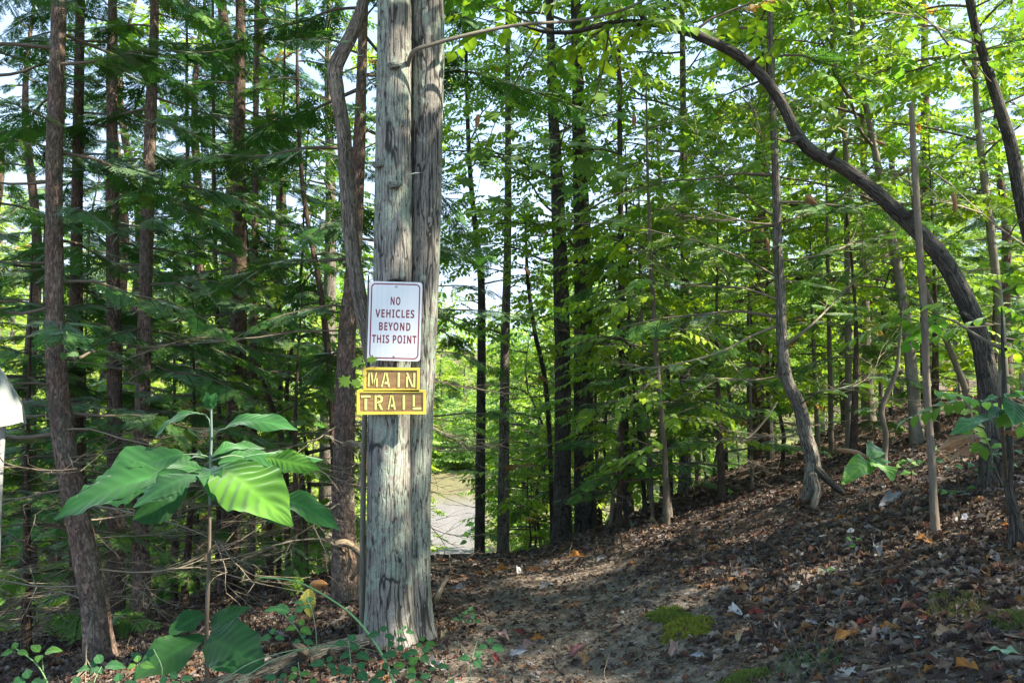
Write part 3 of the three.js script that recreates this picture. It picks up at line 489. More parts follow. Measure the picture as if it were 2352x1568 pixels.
for (const [label, spots, d, mat] of [
  ['thin dark straight pole at the foot of the bank', [[1534, 1200, 14], [1524, 1000, 13], [1508, 820, 12], [1498, 640, 10], [1488, 400, 7]], 8, M.twig],
  ['pale thin pole beside the thin dark pole on the bank', [[1500, 1165, 10], [1490, 1000, 9], [1478, 850, 8], [1470, 600, 7]], 9.2, M.pale],
  ['thin curved stem left of the pale thin pole', [[1484, 1140, 12], [1472, 1030, 11], [1460, 900, 10], [1446, 760, 9], [1440, 560, 7]], 9.4, M.furDark],
  ['thin lit stem near the bank crest, left of the crooked hemlock', [[1728, 1090, 8], [1726, 1000, 7], [1724, 880, 6]], 9, M.pale],
  ['leaning thin dead stem propped between the stout pair and the dark leaning trunk', [[1400, 1150, 10], [1424, 980, 9], [1446, 840, 8], [1470, 700, 6]], 10, M.deadTwig],
  ['slanting thin stem beside the trunk at the trail end', [[1270, 1180, 10], [1262, 1000, 12], [1250, 860, 12], [1228, 760, 11], [1212, 640, 9]], 12, M.furDark],
  ['thin pale stem with green leaves above the bank crest', [[1910, 1060, 12], [1908, 900, 11], [1904, 700, 9], [1900, 500, 7]], 10, M.pale],
  ['thin grey stem in the undergrowth left of the deep mottled trunk', [[1880, 1040, 12], [1874, 900, 10], [1866, 700, 8]], 10.6, M.grey],
  ['curved pale stem behind the foot of the arching trunk', [[2232, 970, 16], [2220, 900, 15], [2190, 820, 13], [2150, 720, 11], [2120, 640, 9]], 8.2, M.pale],
]) { const i = counts.sapling, [o, tr] = tree('sapling', label, spots, d, mat, { up: 1.2, seed: 70 + i, flare: 0.12, radial: 8 }); limbs(o, tr, { h0: 0.9, seed: 80 + i, len: 0.75, gap: 0.28, yellow: 0.65, size: 0.34, dens: 0.6, avoid: 0.3 }); }
// little hemlocks whose flat boughs fill the middle of the picture
for (const [label, x, y, d, h, s] of [
  ['young hemlock with sunlit flat boughs behind the signed tree, left of the trail', 978, 1290, 8.5, 4.2, 1],
  ['young hemlock with pale lit boughs before the stout pair', 1420, 1180, 9.2, 3.6, 2],
  ['young hemlock on the bank between the lone brown trunk and the crooked hemlock', 1660, 1130, 8.8, 3.6, 3],
  ['young hemlock thicket tree right of the crooked bank hemlock', 1960, 1090, 8.6, 3.2, 4],
  ['young hemlock against the lone brown trunk', 1540, 1150, 11.5, 4.4, 5],
  ['young hemlock under the arching trunk', 2150, 1060, 8.8, 3.4, 6],
  ['young hemlock left of the shaggy trunk', 690, 1330, 7.8, 3.0, 7],
  ['young hemlock in front of the thick dark trunk', 420, 1420, 8.2, 3.2, 8],
  ['young hemlock spreading low boughs by the bent brown hemlock', 60, 1470, 7.0, 3.6, 9],
  ['young hemlock high on the bank crest behind the arching trunk', 2280, 1010, 9.6, 4.0, 10],
  ['young hemlock in the gap between the close pair of hemlocks and the sapling stem', 400, 1380, 11, 5.5, 12],
  ['young hemlock behind the thin crooked hemlock, left of the shaggy trunk', 620, 1320, 11.5, 6, 13],
  ['young hemlock standing tall behind the big-leaved sapling stem', 510, 1340, 12.5, 7, 14],
  ['young hemlock in deep shade between the bent hemlock and the close pair', 200, 1400, 10.5, 5.5, 15],
  ['young hemlock at the far edge of the bank behind the stout pair', 1380, 1180, 13, 5, 11],
]) {
  const p = at(x, y, d); p.y = groundY(p.x, p.z); const o = thing('young_hemlock', label, 'tree', p), r = rng(s * 31);
  const pts = [V(p.x, p.y - 0.1, p.z), V(p.x + (r() - 0.5) * 0.2, p.y + h * 0.5, p.z), V(p.x + (r() - 0.5) * 0.3, p.y + h, p.z)], g = tube(pts, [0.035 + 0.004 * h, 0.02, 0.005], { radial: 8, step: 0.15 });
  part('trunk', g, M.hemDark, o); boughs(o, { curve: g.userData.curve, L: g.userData.length, radiusAt: () => 0.02 }, { h0: s === 1 ? 1.6 : 0.5, seed: 90 + s, len: 1.5, gap: 0.14, dead: 3, topLen: 0.3, lit: 0.6, dens: 0.85, avoid: 0.35, size: 0.85 });
}

// ---------------------------------------------------------------- the wood behind: a few kinds, each set out many times
const FAR = V(0, -1000, 0);
function kindOfTree(name, label, group, H, seed, make) {
  const o = thing(name, label, 'tree', V(0, 0, 0), group), r = rng(seed), pts = [];
  for (let i = 0; i <= 5; i++) pts.push(V((r() - 0.5) * 0.35 * i / 5 * 2, -0.5 + (H + 0.5) * i / 5, (r() - 0.5) * 0.35 * i / 5 * 2));
  make(o, pts, r); return o;
}
const stemRad = (b) => [b * 1.25, b, b * 0.85, b * 0.65, b * 0.4, b * 0.08];
function hemKind(name, label, group, H, seed, low, b, len) {
  return kindOfTree(name, label, group, H, seed, (o, pts, r) => {
    const g = tube(pts, stemRad(b), { radial: 9, step: 0.5, uoff: seed * 0.31 }), br = [], leaves = Leaves(); part('trunk', g, seed % 2 ? M.hemDark : M.hem, o, true);
    let az = 0; for (let y = low; y < H - 0.1; y += 0.26 * (0.6 + 0.8 * r())) {
      az += 2.2 + r() * 0.6; const p = g.userData.curve.getPoint((y + 0.5) / (H + 0.5)), L = lerp(len, 0.3, Math.pow((y - low) / (H - low), 1.2)) * (0.6 + 0.6 * r()), P = branchPts(p, az, L, 0.1 - 0.2 * r(), 0.1 + 0.25 * r(), r, 4);
      br.push(tube(P, [0.02, 0.015, 0.012, 0.008, 0.004], { radial: 4, step: 0.4, caps: false })); frondsAlong(P, leaves, r, { dens: 0.95, size: 1.0, origin: FAR });
    }
    part('branches', mergeGeometries(br), M.twig, o, true).userData.kind = 'stuff'; leaves.build(o, 'hem');
  });
}
function broadKind(name, label, group, H, seed, low, b, len, yellow, o2 = {}) {
  return kindOfTree(name, label, group, H, seed, (o, pts, r) => {
    const g = tube(pts, stemRad(b), { radial: 9, step: 0.5, uoff: seed * 0.31 }), br = [], leaves = Leaves(); part('trunk', g, [M.fur, M.grey, M.furDark][seed % 3], o, true);
    let az = 0; for (let y = low; y < H; y += (o2.gap ?? 0.42) * (0.6 + 0.8 * r())) {
      az += 2.1 + r() * 0.8; const p = g.userData.curve.getPoint((y + 0.5) / (H + 0.5)), u = (y - low) / (H - low), L = len * (0.55 + 0.6 * r()) * (0.75 + 0.5 * Math.sin(Math.PI * clamp(u + 0.1))) * (1 - 0.5 * u * u), P = branchPts(p, az, L, (o2.rise ?? 0.5) * (0.6 + 0.7 * r()), 0.12 * r(), r, 4);
      br.push(tube(P, [0.03, 0.022, 0.016, 0.01, 0.005], { radial: 4, step: 0.5, caps: false })); sprigsAlong(P, leaves, r, { dens: o2.dens ?? 1.0, size: 0.46, yellow, spread: o2.spread ?? 0.4, origin: FAR });
      for (let k = 0; k < 3; k++) { const sp = branchPts(P[1 + Math.floor(r() * 3)], az + (r() - 0.5) * 2.6, L * 0.5, 0.3 * r(), 0.1 * r(), r, 3); br.push(tube(sp, [0.014, 0.01, 0.007, 0.003], { radial: 3, step: 0.6, caps: false })); sprigsAlong(sp, leaves, r, { from: 0.15, dens: o2.dens ?? 1.0, size: 0.46, yellow, spread: o2.spread ?? 0.4, origin: FAR }); }
    }
    part('branches', mergeGeometries(br), M.twig, o, true).userData.kind = 'stuff'; leaves.build(o, 'broad');
  });
}
const used = new Map();
function plant(kind, x, z, turn, s, label, group) {
  let o = kind; if (used.get(kind)) { o = kind.clone(); o.name = numbered(kind.name.replace(/_\d+$/, '')); scene.add(o); } else used.set(kind, true);
  o.position.set(x, groundY(x, z), z); o.rotation.y = turn; o.scale.setScalar(s); o.userData = { ...o.userData }; if (label) { o.userData.label = label; o.userData.group = group; } return o;
}
const UT = 'young trees beyond the end of the trail', UD = 'young trees of the downhill undergrowth', LG = 'hemlocks of the downhill wood', LB = 'lit broadleaf trees beyond the downhill hemlocks', RG = 'hemlocks of the wood beyond the bank', RB = 'broadleaf trees of the wood beyond the bank', US = 'slender young trees of the undergrowth', FC = 'broadleaf trees at the far side of the clearing';
const text = {
  [LG]: 'dark hemlock standing deep in the downhill wood behind the nearer hemlocks', [LB]: 'sunlit yellow-green broadleaf tree glowing behind the downhill hemlocks', [RG]: 'hemlock deep in the wood beyond the leaf-strewn bank', [RB]: 'leafy broadleaf tree deep in the wood beyond the leaf-strewn bank',
  [US]: 'slender young leafy tree among the trunks above the leaf-strewn bank', [UT]: 'young leafy tree below the trail crest beside the bright strip of track', [UD]: 'slender young leafy tree among the downhill hemlock trunks', [FC]: 'pale hazy broadleaf tree at the far side of the bright clearing',
};
const hA = hemKind('hemlock_tree', text[LG], LG, 13, 501, 1.6, 0.14, 2.4), hB = hemKind('hemlock_tree', text[LG], LG, 10, 502, 1.2, 0.1, 2.2), hC = hemKind('hemlock_tree', text[LG], LG, 15, 503, 4.0, 0.16, 2.6);
const bA = broadKind('broadleaf_tree', text[RB], RB, 14, 511, 4.5, 0.15, 2.8, 0.7), bB = broadKind('broadleaf_tree', text[RB], RB, 11, 512, 3.0, 0.11, 2.4, 0.85), bC = broadKind('broadleaf_tree', text[RB], RB, 16, 513, 6.5, 0.18, 3.2, 0.6);
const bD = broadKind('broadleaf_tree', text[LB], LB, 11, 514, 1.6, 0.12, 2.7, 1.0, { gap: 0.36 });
const sA = broadKind('young_tree', text[US], US, 4.2, 521, 0.8, 0.03, 1.1, 0.75, { gap: 0.24, rise: 0.15, dens: 0.6, spread: 0.2 }), sB = broadKind('young_tree', text[US], US, 5.6, 522, 1.4, 0.04, 1.3, 0.6, { gap: 0.28, rise: 0.2, dens: 0.6, spread: 0.25 });
{
  const r = rng(4242), spots = [];
  const open = (x, d) => { const q = 1176 + FOCAL * x / d; if (q > 930 && q < 1260 && d > 12 && d < 56) return false; if (d > 22 && d < 35 && x > -9 && x < 20) return false; if (d >= 35 && d < 44 && x > -7 && x < 8) return false; return true; };
  const scatter = (n, pxA, pxB, dA, dB, gap, fn) => { for (let i = 0, t = 0; i < n && t < n * 30; t++) { const d = Math.sqrt(lerp(dA * dA, dB * dB, r())), q = lerp(pxA, pxB, r()), x = (q - 1176) / FOCAL * d; if (!open(x, d) || spots.some(([a, b, g]) => Math.hypot(a - x, b - d) < Math.min(g, gap))) continue; spots.push([x, d, gap]); fn(x, -d, i); i++; } };
  const rot = () => r() * 6.28;
  scatter(12, -150, 880, 12, 22, 1.3, (x, z, i) => plant([hC, hA, hC, hB][i % 4], x, z, rot(), 0.85 + 0.4 * r(), text[LG], LG));
  scatter(20, -250, 920, 16, 46, 2.2, (x, z, i) => plant([bD, bB, bC][i % 3], x, z, rot(), 0.7 + 0.45 * r(), text[LB], LB));
  scatter(8, 1270, 2500, 13, 26, 1.6, (x, z, i) => plant([hB, hA, hC][i % 3], x, z, rot(), 0.75 + 0.35 * r(), text[RG], RG));
  scatter(34, 1260, 2600, 13, 50, 1.8, (x, z, i) => plant([bB, bA, bC][i % 3], x, z, rot(), 0.7 + 0.45 * r(), text[RB], RB));
  scatter(18, 1255, 2450, 9.5, 22, 0.8, (x, z, i) => plant([sA, sB][i % 2], x, z, rot(), 0.7 + 0.5 * r(), text[US], US));
  scatter(14, -100, 860, 11, 26, 0.9, (x, z, i) => plant([sA, sB][i % 2], x, z, rot(), 0.7 + 0.6 * r(), text[UD], UD));
  for (const [q, d, s] of [[150, 25, 0.7], [260, 28, 0.62], [380, 24, 0.6], [470, 27, 0.66], [560, 25, 0.55], [640, 30, 0.6], [720, 26, 0.5], [790, 31, 0.55], [60, 29, 0.7], [-40, 26, 0.6]]) plant([bD, bD][d % 2], (q - 1176) / FOCAL * d, -d, rot(), s, text[LB], LB);
  for (const [q, d, s] of [[1222, 16, 0.9], [1214, 18.5, 1], [1240, 15, 0.9], [1252, 20, 1.05], [1200, 21, 1], [1212, 14.2, 0.65], [1205, 23, 1.1], [1188, 26, 0.8], [925, 22, 0.9], [900, 26, 1.1], [1262, 16.5, 0.9]]) plant([sA, sB][Math.round(d) % 2], (q - 1176) / FOCAL * d, -d, rot(), s, text[UT], UT);
  for (const [x, d, s] of [[-9, 47, 0.75], [-3.5, 58, 0.62], [1.5, 61, 0.6], [6, 50, 0.75], [-6, 66, 0.7], [3, 72, 0.66], [11, 56, 0.85], [-13, 58, 0.85]]) plant([bB, bA][d % 2], x, -d, rot(), s, text[FC], FC);
  // trees of the same wood uphill, beside the view, whose shade falls across the trail
  for (const [k, x, d, s] of [[bA, 9.5, 1.2, 0.9], [bB, 7.2, 4.1, 0.85], [bC, 15.5, 7.5, 0.9], [bB, 6.5, -2.5, 1], [hC, 11.5, 3.5, 0.8], [bA, 14, -1, 1], [bC, 18, 12, 0.9]]) plant(k, x, -d, rot(), s, 'tree of the uphill wood beside the trail, shading it', 'shade trees uphill of the trail');
}
// the wood far off reads as one mass
{
  const r = rng(888), leaves = Leaves();
  for (let i = 0; i < 150; i++) {
    const a = lerp(-0.75, 0.75, r()), d = lerp(62, 105, r()), x = Math.sin(a) * d * 1.1, z = -Math.cos(a) * d, q = 1176 + FOCAL * x / -z, h = (q > 980 && q < 1260 ? 7 : 13) + 6 * r(), y = groundY(x, z);
    for (let k = 0; k < 90; k++) { const u = r() * 6.28, v = Math.acos(2 * r() - 1), R = Math.cbrt(r()); leaves.add(frame(V(x + Math.cos(u) * Math.sin(v) * 3.2 * R, y + h * 0.52 + Math.cos(v) * h * 0.5 * R, z + Math.sin(u) * Math.sin(v) * 3.2 * R), V(r() - 0.5, (r() - 0.5) * 0.6 - 0.2, r() - 0.5), V(r() - 0.5, 1, r() - 0.5), 1.5), broadTone(r, 0.6), false, r); }
  }
  const o = new THREE.Group(); o.name = 'distant_woods'; o.userData = { kind: 'stuff', label: 'far-off woods closing the view between the trunks', category: 'woods' }; scene.add(o); leaves.build(o, 'broad');
}

{ // low green growth over the lower land
  const r = rng(555), leaves = Leaves(); for (let i = 0; i < 15000; i++) { const d = Math.sqrt(lerp(120, 2400, r())), x = (r() - 0.5) * 1.7 * d, z = -d; if (landform(x, z) > -1.6 || (d < 42 && Math.abs(x + 2.9) < 1.9 + r())) continue; { const q = 1176 + FOCAL * x / d; if (q > 965 && q < 1112 && d < 44) continue; } const patch = fbm(x * 0.25, z * 0.25, 99, 2); if (patch < 0.42) continue; const h = r() * (0.4 + 2.2 * Math.max(0, patch - 0.45) * 3); leaves.add(frame(V(x, groundY(x, z) + h, z), V(r() - 0.5, 0.1, r() - 0.5), V(r() - 0.5, 1, r() - 0.5), 0.45 + 0.35 * r()), broadTone(r, 0.6), false, r); }
  for (let i = 0; i < 7000; i++) { const d = lerp(45, 80, r()), x = (lerp(900, 1300, r()) - 1176) / FOCAL * d, z = -d; leaves.add(frame(V(x, groundY(x, z) + r() * r() * (2 + 3 * fbm(x * 0.2, z * 0.2, 98, 2)), z), V(r() - 0.5, 0.1, r() - 0.5), V(r() - 0.5, 1, r() - 0.5), 0.8 + 0.6 * r()), broadTone(r, 0.5), false, r); }
  const o = new THREE.Group(); o.name = 'undergrowth'; o.userData = { kind: 'stuff', label: 'low green undergrowth on the land below the bank', category: 'undergrowth' }; scene.add(o); leaves.build(o, 'broad');
}

// ---------------------------------------------------------------- the signs on the trunk
const SD = 4.475, PX = SD / FOCAL;
function plain(r, g, b, rough = 0.8, extra = {}) { const m = new THREE.MeshStandardMaterial({ roughness: rough, ...extra }); m.color.setRGB(r, g, b); return m; }
const local = (name, geo, m, parent, x = 0, y = 0, z = 0) => { const o = part(name, geo, m, parent, true); o.position.set(x, y, z); return o; };
function roundRect(w, h, r) { const s = new THREE.Shape(), x = -w / 2, y = -h / 2; s.moveTo(x + r, y); s.lineTo(x + w - r, y); s.absarc(x + w - r, y + r, r, -Math.PI / 2, 0); s.lineTo(x + w, y + h - r); s.absarc(x + w - r, y + h - r, r, 0, Math.PI / 2); s.lineTo(x + r, y + h); s.absarc(x + r, y + h - r, r, Math.PI / 2, Math.PI); s.lineTo(x, y + r); s.absarc(x + r, y + r, r, Math.PI, 1.5 * Math.PI); return s; }
const zinc = plain(0.55, 0.55, 0.54, 0.35, { metalness: 0.8 });
{
  const W = 122 * PX, H = 182 * PX, o = thing('traffic_sign', 'white metal sign with red border reading NO VEHICLES BEYOND THIS POINT', 'sign', at(906.5, 737.5, SD));
  o.rotation.z = -0.026;
  const cv = document.createElement('canvas'); cv.width = 1024; cv.height = 1536; const g = cv.getContext('2d');
  g.fillStyle = '#e4e6e6'; g.fillRect(0, 0, 1024, 1536);
  const r = rng(5); for (let i = 0; i < 9000; i++) { const q = 205 + Math.floor(40 * r()); g.fillStyle = `rgba(${q},${q + 2},${q + 4},0.35)`; g.fillRect(r() * 1024, r() * 1536, 5, 3 + 5 * r()); }
  for (let i = 0; i < 26; i++) { g.fillStyle = `rgba(185,195,200,${0.05 + 0.06 * r()})`; g.fillRect(r() * 1024, 0, 8 + 26 * r(), 1536); }
  for (let i = 0; i < 60; i++) { g.fillStyle = `rgba(120,110,90,${0.05 + 0.08 * r()})`; g.beginPath(); g.arc(r() * 1024, 1536 * (r() < 0.6 ? 0.94 + 0.06 * r() : r()), 2 + 5 * r(), 0, 7); g.fill(); }
  g.strokeStyle = '#7c1026'; g.lineWidth = 25; g.beginPath(); g.roundRect(48, 48, 928, 1440, 78); g.stroke();
  g.fillStyle = '#7c1026'; g.textBaseline = 'alphabetic'; g.textAlign = 'center';
  const line = (s, y, w) => { const capH = 143; g.save(); g.font = 'bold 200px sans-serif'; let tw = 0; const gap = 16, ws = [...s].map((c) => { const q = g.measureText(c).width; tw += q + gap; return q; }); tw -= gap; g.translate(512 - w / 2, y + capH); g.scale(w / tw, 1); let x = 0; g.font = '200px sans-serif'; g.lineWidth = 15; g.strokeStyle = '#7c1026'; g.lineJoin = 'round'; g.textAlign = 'left'; [...s].forEach((c, i) => { const ww = g.measureText(c).width, ox = x + (ws[i] - ww) / 2; g.fillText(c, ox, 0); g.strokeText(c, ox, 0); x += ws[i] + gap; }); g.restore(); };
  line('NO', 304, 205); line('VEHICLES', 550, 752); line('BEYOND', 800, 624); line('THIS POINT', 1047, 858);
  const tx = new THREE.CanvasTexture(cv); tx.colorSpace = THREE.SRGBColorSpace;
  const sh = roundRect(W, H, 0.018), eg = new THREE.ExtrudeGeometry(sh, { depth: 0.002, bevelEnabled: false, curveSegments: 8 });
  local('sign_plate', eg, plain(0.6, 0.61, 0.62, 0.45, { metalness: 0.4 }), o, 0, 0, -0.002);
  const face = new THREE.ShapeGeometry(sh, 10), p = face.attributes.position, uv = face.attributes.uv;
  // the plate is not quite flat
  for (let i = 0; i < p.count; i++) uv.setXY(i, p.getX(i) / W + 0.5, p.getY(i) / H + 0.5);
  const fm = new THREE.MeshPhysicalMaterial({ map: tx, roughness: 0.5, clearcoat: 0.5, clearcoatRoughness: 0.3 }); local('sign_face', face, fm, o, 0, 0, 0.0006);
  for (const y of [H / 2 - 0.027, -H / 2 + 0.027]) { const b = new THREE.SphereGeometry(0.0075, 12, 8, 0, 6.3, 0, 1.5); b.scale(1, 0.6, 1); b.rotateX(Math.PI / 2); local('bolt', b, zinc, o, 0.002, y, 0.0004); }
}
{
  const o = thing('bark_flake', 'dark curled flake of bark jutting over the top of the white sign', 'bark', at(910, 643, 4.5));
  const g = new THREE.SphereGeometry(0.045, 24, 12), p = g.attributes.position; for (let i = 0; i < p.count; i++) { const k = 1 + 0.5 * (vnoise(p.getX(i) * 90, p.getY(i) * 90 + p.getZ(i) * 60, 12) - 0.5); p.setXYZ(i, p.getX(i) * k, p.getY(i) * 0.2 * k + Math.abs(p.getX(i)) * -0.1, p.getZ(i) * 0.55 * k); } g.computeVertexNormals(); part('flake', g, M.furDark, o, true);
}
const grainTex = texPair(512, 256, (u, v) => { const w = fbm(u * 3, v * 6, 301, 3, 3, 6), l = 0.5 + 0.5 * Math.sin((v * 22 + w * 9) * 2.2), f = fbm(u * 6, v * 160, 305, 3, 6, 160), k = 0.75 + 0.2 * l + 0.5 * (f - 0.5); return [0.40 * k, 0.225 * k, 0.085 * k, 0.5 * f + 0.3 * l]; });
const boardWood = new THREE.MeshStandardMaterial({ map: grainTex[0], bumpMap: grainTex[1], bumpScale: 0.001, roughness: 0.6 }), yellowPaint = plain(0.82, 0.64, 0.08, 0.55), letterYellow = plain(0.92, 0.86, 0.26, 0.6), routed = plain(0.035, 0.025, 0.015, 0.9), rawEdge = plain(0.5, 0.38, 0.08, 0.7);
// stencil letters: strokes in a box one wide, one high
const STROKES = {
  M: [[[0, 0], [0.17, 0], [0.2, 1], [0.02, 1]], [[0.26, 1], [0.42, 1], [0.56, 0.45], [0.46, 0.14]], [[0.62, 0.36], [0.8, 1], [0.94, 1], [0.62, 0.1]], [[0.83, 0], [1.02, 0], [1.0, 0.62], [0.86, 0.62]]],
  A: [[[0, 0], [0.19, 0], [0.5, 1], [0.36, 1]], [[0.56, 1], [0.66, 1], [0.98, 0.0], [0.76, 0.0], [0.56, 0.78]], [[0.36, 0.2], [0.72, 0.2], [0.66, 0.38], [0.43, 0.38]]],
  I: [[[0.36, 0], [0.64, 0], [0.64, 1], [0.36, 1]]],
  N: [[[0, 0], [0.2, 0], [0.2, 0.72], [0, 0.72]], [[0, 1], [0.2, 1], [0.76, 0.12], [0.72, 0], [0.62, 0]], [[0.78, 0.0], [1.0, 0.0], [1.0, 1], [0.78, 1]]],
  T: [[[0, 1], [0, 0.82], [1, 0.86], [1, 1]], [[0.36, 0], [0.64, 0], [0.64, 0.76], [0.36, 0.76]]],
  R: [[[0, 0], [0.22, 0], [0.22, 1], [0, 1]], [[0.3, 1], [0.7, 1], [0.96, 0.86], [0.98, 0.66], [0.82, 0.5], [0.3, 0.44], [0.3, 0.58], [0.62, 0.62], [0.72, 0.72], [0.62, 0.84], [0.3, 0.86]], [[0.42, 0.38], [0.66, 0.42], [0.98, 0], [0.72, 0]]],
  L: [[[0, 0.22], [0.26, 0.22], [0.26, 1], [0, 1]], [[0, 0], [1, 0], [1, 0.16], [0, 0.16]]],
};
function letterBoard(label, cx, cy, wpx, hpx, word, boxes, rot) {
  const W = wpx * PX, H = hpx * PX, o = thing('trail_board', label, 'sign board', at(cx, cy, SD - 0.02)); o.rotation.z = rot;
  const bg = new THREE.ExtrudeGeometry(roundRect(W - 0.004, H - 0.004, 0.002), { depth: 0.018, bevelEnabled: true, bevelSize: 0.002, bevelThickness: 0.002, bevelSegments: 2 }); bg.translate(0, 0, -0.02);
  const uv = bg.attributes.uv; for (let i = 0; i < uv.count; i++) uv.setXY(i, uv.getX(i) * 2.2 + cy, uv.getY(i) * 3);
  local('board', bg, boardWood, o);
  const e = 0.0155; // the painted chamfer round the edge
  for (const [w, h, x, y] of [[W, e, 0, H / 2 - e / 2], [W, e, 0, -H / 2 + e / 2], [e, H - 2 * e - 0.001, -W / 2 + e / 2, 0], [e, H - 2 * e - 0.001, W / 2 - e / 2, 0]]) {
    const g = new THREE.ExtrudeGeometry(roundRect(w - 0.002, h - 0.002, 0.0008), { depth: 0.002, bevelEnabled: true, bevelSize: 0.001, bevelThickness: 0.001, bevelSegments: 2 }); local('painted_edge', g, yellowPaint, o, x, y, 0.0006);
  }
  [...word].forEach((c, i) => {
    const [x0, x1] = boxes[i], w = (x1 - x0) * W, h = 0.60 * H, ox = -W / 2 + x0 * W, oy = -0.31 * H, grow = 0.0024, gy = [], gd = [];
    for (const st of STROKES[c]) {
      const P = st.map(([x, y]) => new THREE.Vector2(ox + x * w, oy + y * h)), n = P.length; let area = 0; P.forEach((p, k) => { const q = P[(k + 1) % n]; area += p.x * q.y - q.x * p.y; }); if (area < 0) P.reverse();
      const off = P.map((p, k) => { const a = P[(k + n - 1) % n], b = P[(k + 1) % n], d1 = p.clone().sub(a).normalize(), d2 = b.clone().sub(p).normalize(), n1 = new THREE.Vector2(d1.y, -d1.x), n2 = new THREE.Vector2(d2.y, -d2.x), m = n1.add(n2).normalize(); return p.clone().addScaledVector(m, grow); });
      gy.push(new THREE.ExtrudeGeometry(new THREE.Shape(P), { depth: 0.0006, bevelEnabled: false })); gd.push(new THREE.ExtrudeGeometry(new THREE.Shape(off), { depth: 0.0005, bevelEnabled: false }));
    }
    const L = local('letter', mergeGeometries(gy), letterYellow, o, 0, 0, 0.0012); local('letter_outline', mergeGeometries(gd), routed, L, 0, 0, -0.001);
  });
  for (const y of [0.36, -0.38]) local('screw', new THREE.CylinderGeometry(0.0028, 0.0028, 0.001, 10).rotateX(Math.PI / 2), routed, o, 0.0, y * H, 0.0012);
}
letterBoard('brown wooden board with yellow edges lettered MAIN, above the TRAIL board', 899, 871.5, 128.5, 55, 'MAIN', [[0.08, 0.255], [0.315, 0.48], [0.56, 0.70], [0.76, 0.925]], -0.012);
letterBoard('brown wooden board with yellow edges lettered TRAIL, lowest of the signs', 898.5, 923.5, 158, 56, 'TRAIL', [[0.065, 0.2], [0.26, 0.385], [0.445, 0.57], [0.62, 0.745], [0.81, 0.935]], 0.006);

// ---------------------------------------------------------------- leaves of plants, each one a part
const leafGreen = (r, g, b, t = 0.42) => leafMat(r, g, b, t + 0.08, { vertexColors: true, clearcoat: 0.28, clearcoatRoughness: 0.42 });
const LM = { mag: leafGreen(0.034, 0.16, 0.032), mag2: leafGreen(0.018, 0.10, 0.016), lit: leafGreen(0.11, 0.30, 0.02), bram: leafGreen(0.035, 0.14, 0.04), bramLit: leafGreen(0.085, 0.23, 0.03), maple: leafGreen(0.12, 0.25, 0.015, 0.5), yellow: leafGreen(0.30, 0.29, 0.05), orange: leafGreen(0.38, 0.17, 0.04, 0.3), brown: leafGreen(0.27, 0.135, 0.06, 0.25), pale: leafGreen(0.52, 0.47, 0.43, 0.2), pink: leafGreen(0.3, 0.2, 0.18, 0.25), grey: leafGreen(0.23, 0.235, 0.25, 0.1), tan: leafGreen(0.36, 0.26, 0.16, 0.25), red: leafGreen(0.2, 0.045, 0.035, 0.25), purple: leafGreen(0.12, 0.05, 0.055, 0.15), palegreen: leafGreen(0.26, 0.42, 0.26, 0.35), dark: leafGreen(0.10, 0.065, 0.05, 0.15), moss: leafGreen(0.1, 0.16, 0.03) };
const PROFILE = {
  obovate: (t) => Math.pow(Math.sin(Math.PI * Math.pow(t, 1.05)), 0.85) * (1 - 0.35 * Math.pow(t, 6)) + 0.1 * Math.exp(-Math.pow((t - 0.04) / 0.035, 2)), ovate: (t) => Math.pow(Math.sin(Math.PI * Math.pow(t, 0.68)), 0.9), round: (t) => Math.pow(Math.sin(Math.PI * Math.pow(t, 0.85)), 0.6), long: (t) => Math.pow(Math.sin(Math.PI * t), 0.7),
  oak: (t) => Math.sin(Math.PI * Math.pow(t, 0.95)) * (0.72 + 0.28 * Math.sin(t * 24 - 1)) + 0.02,
};
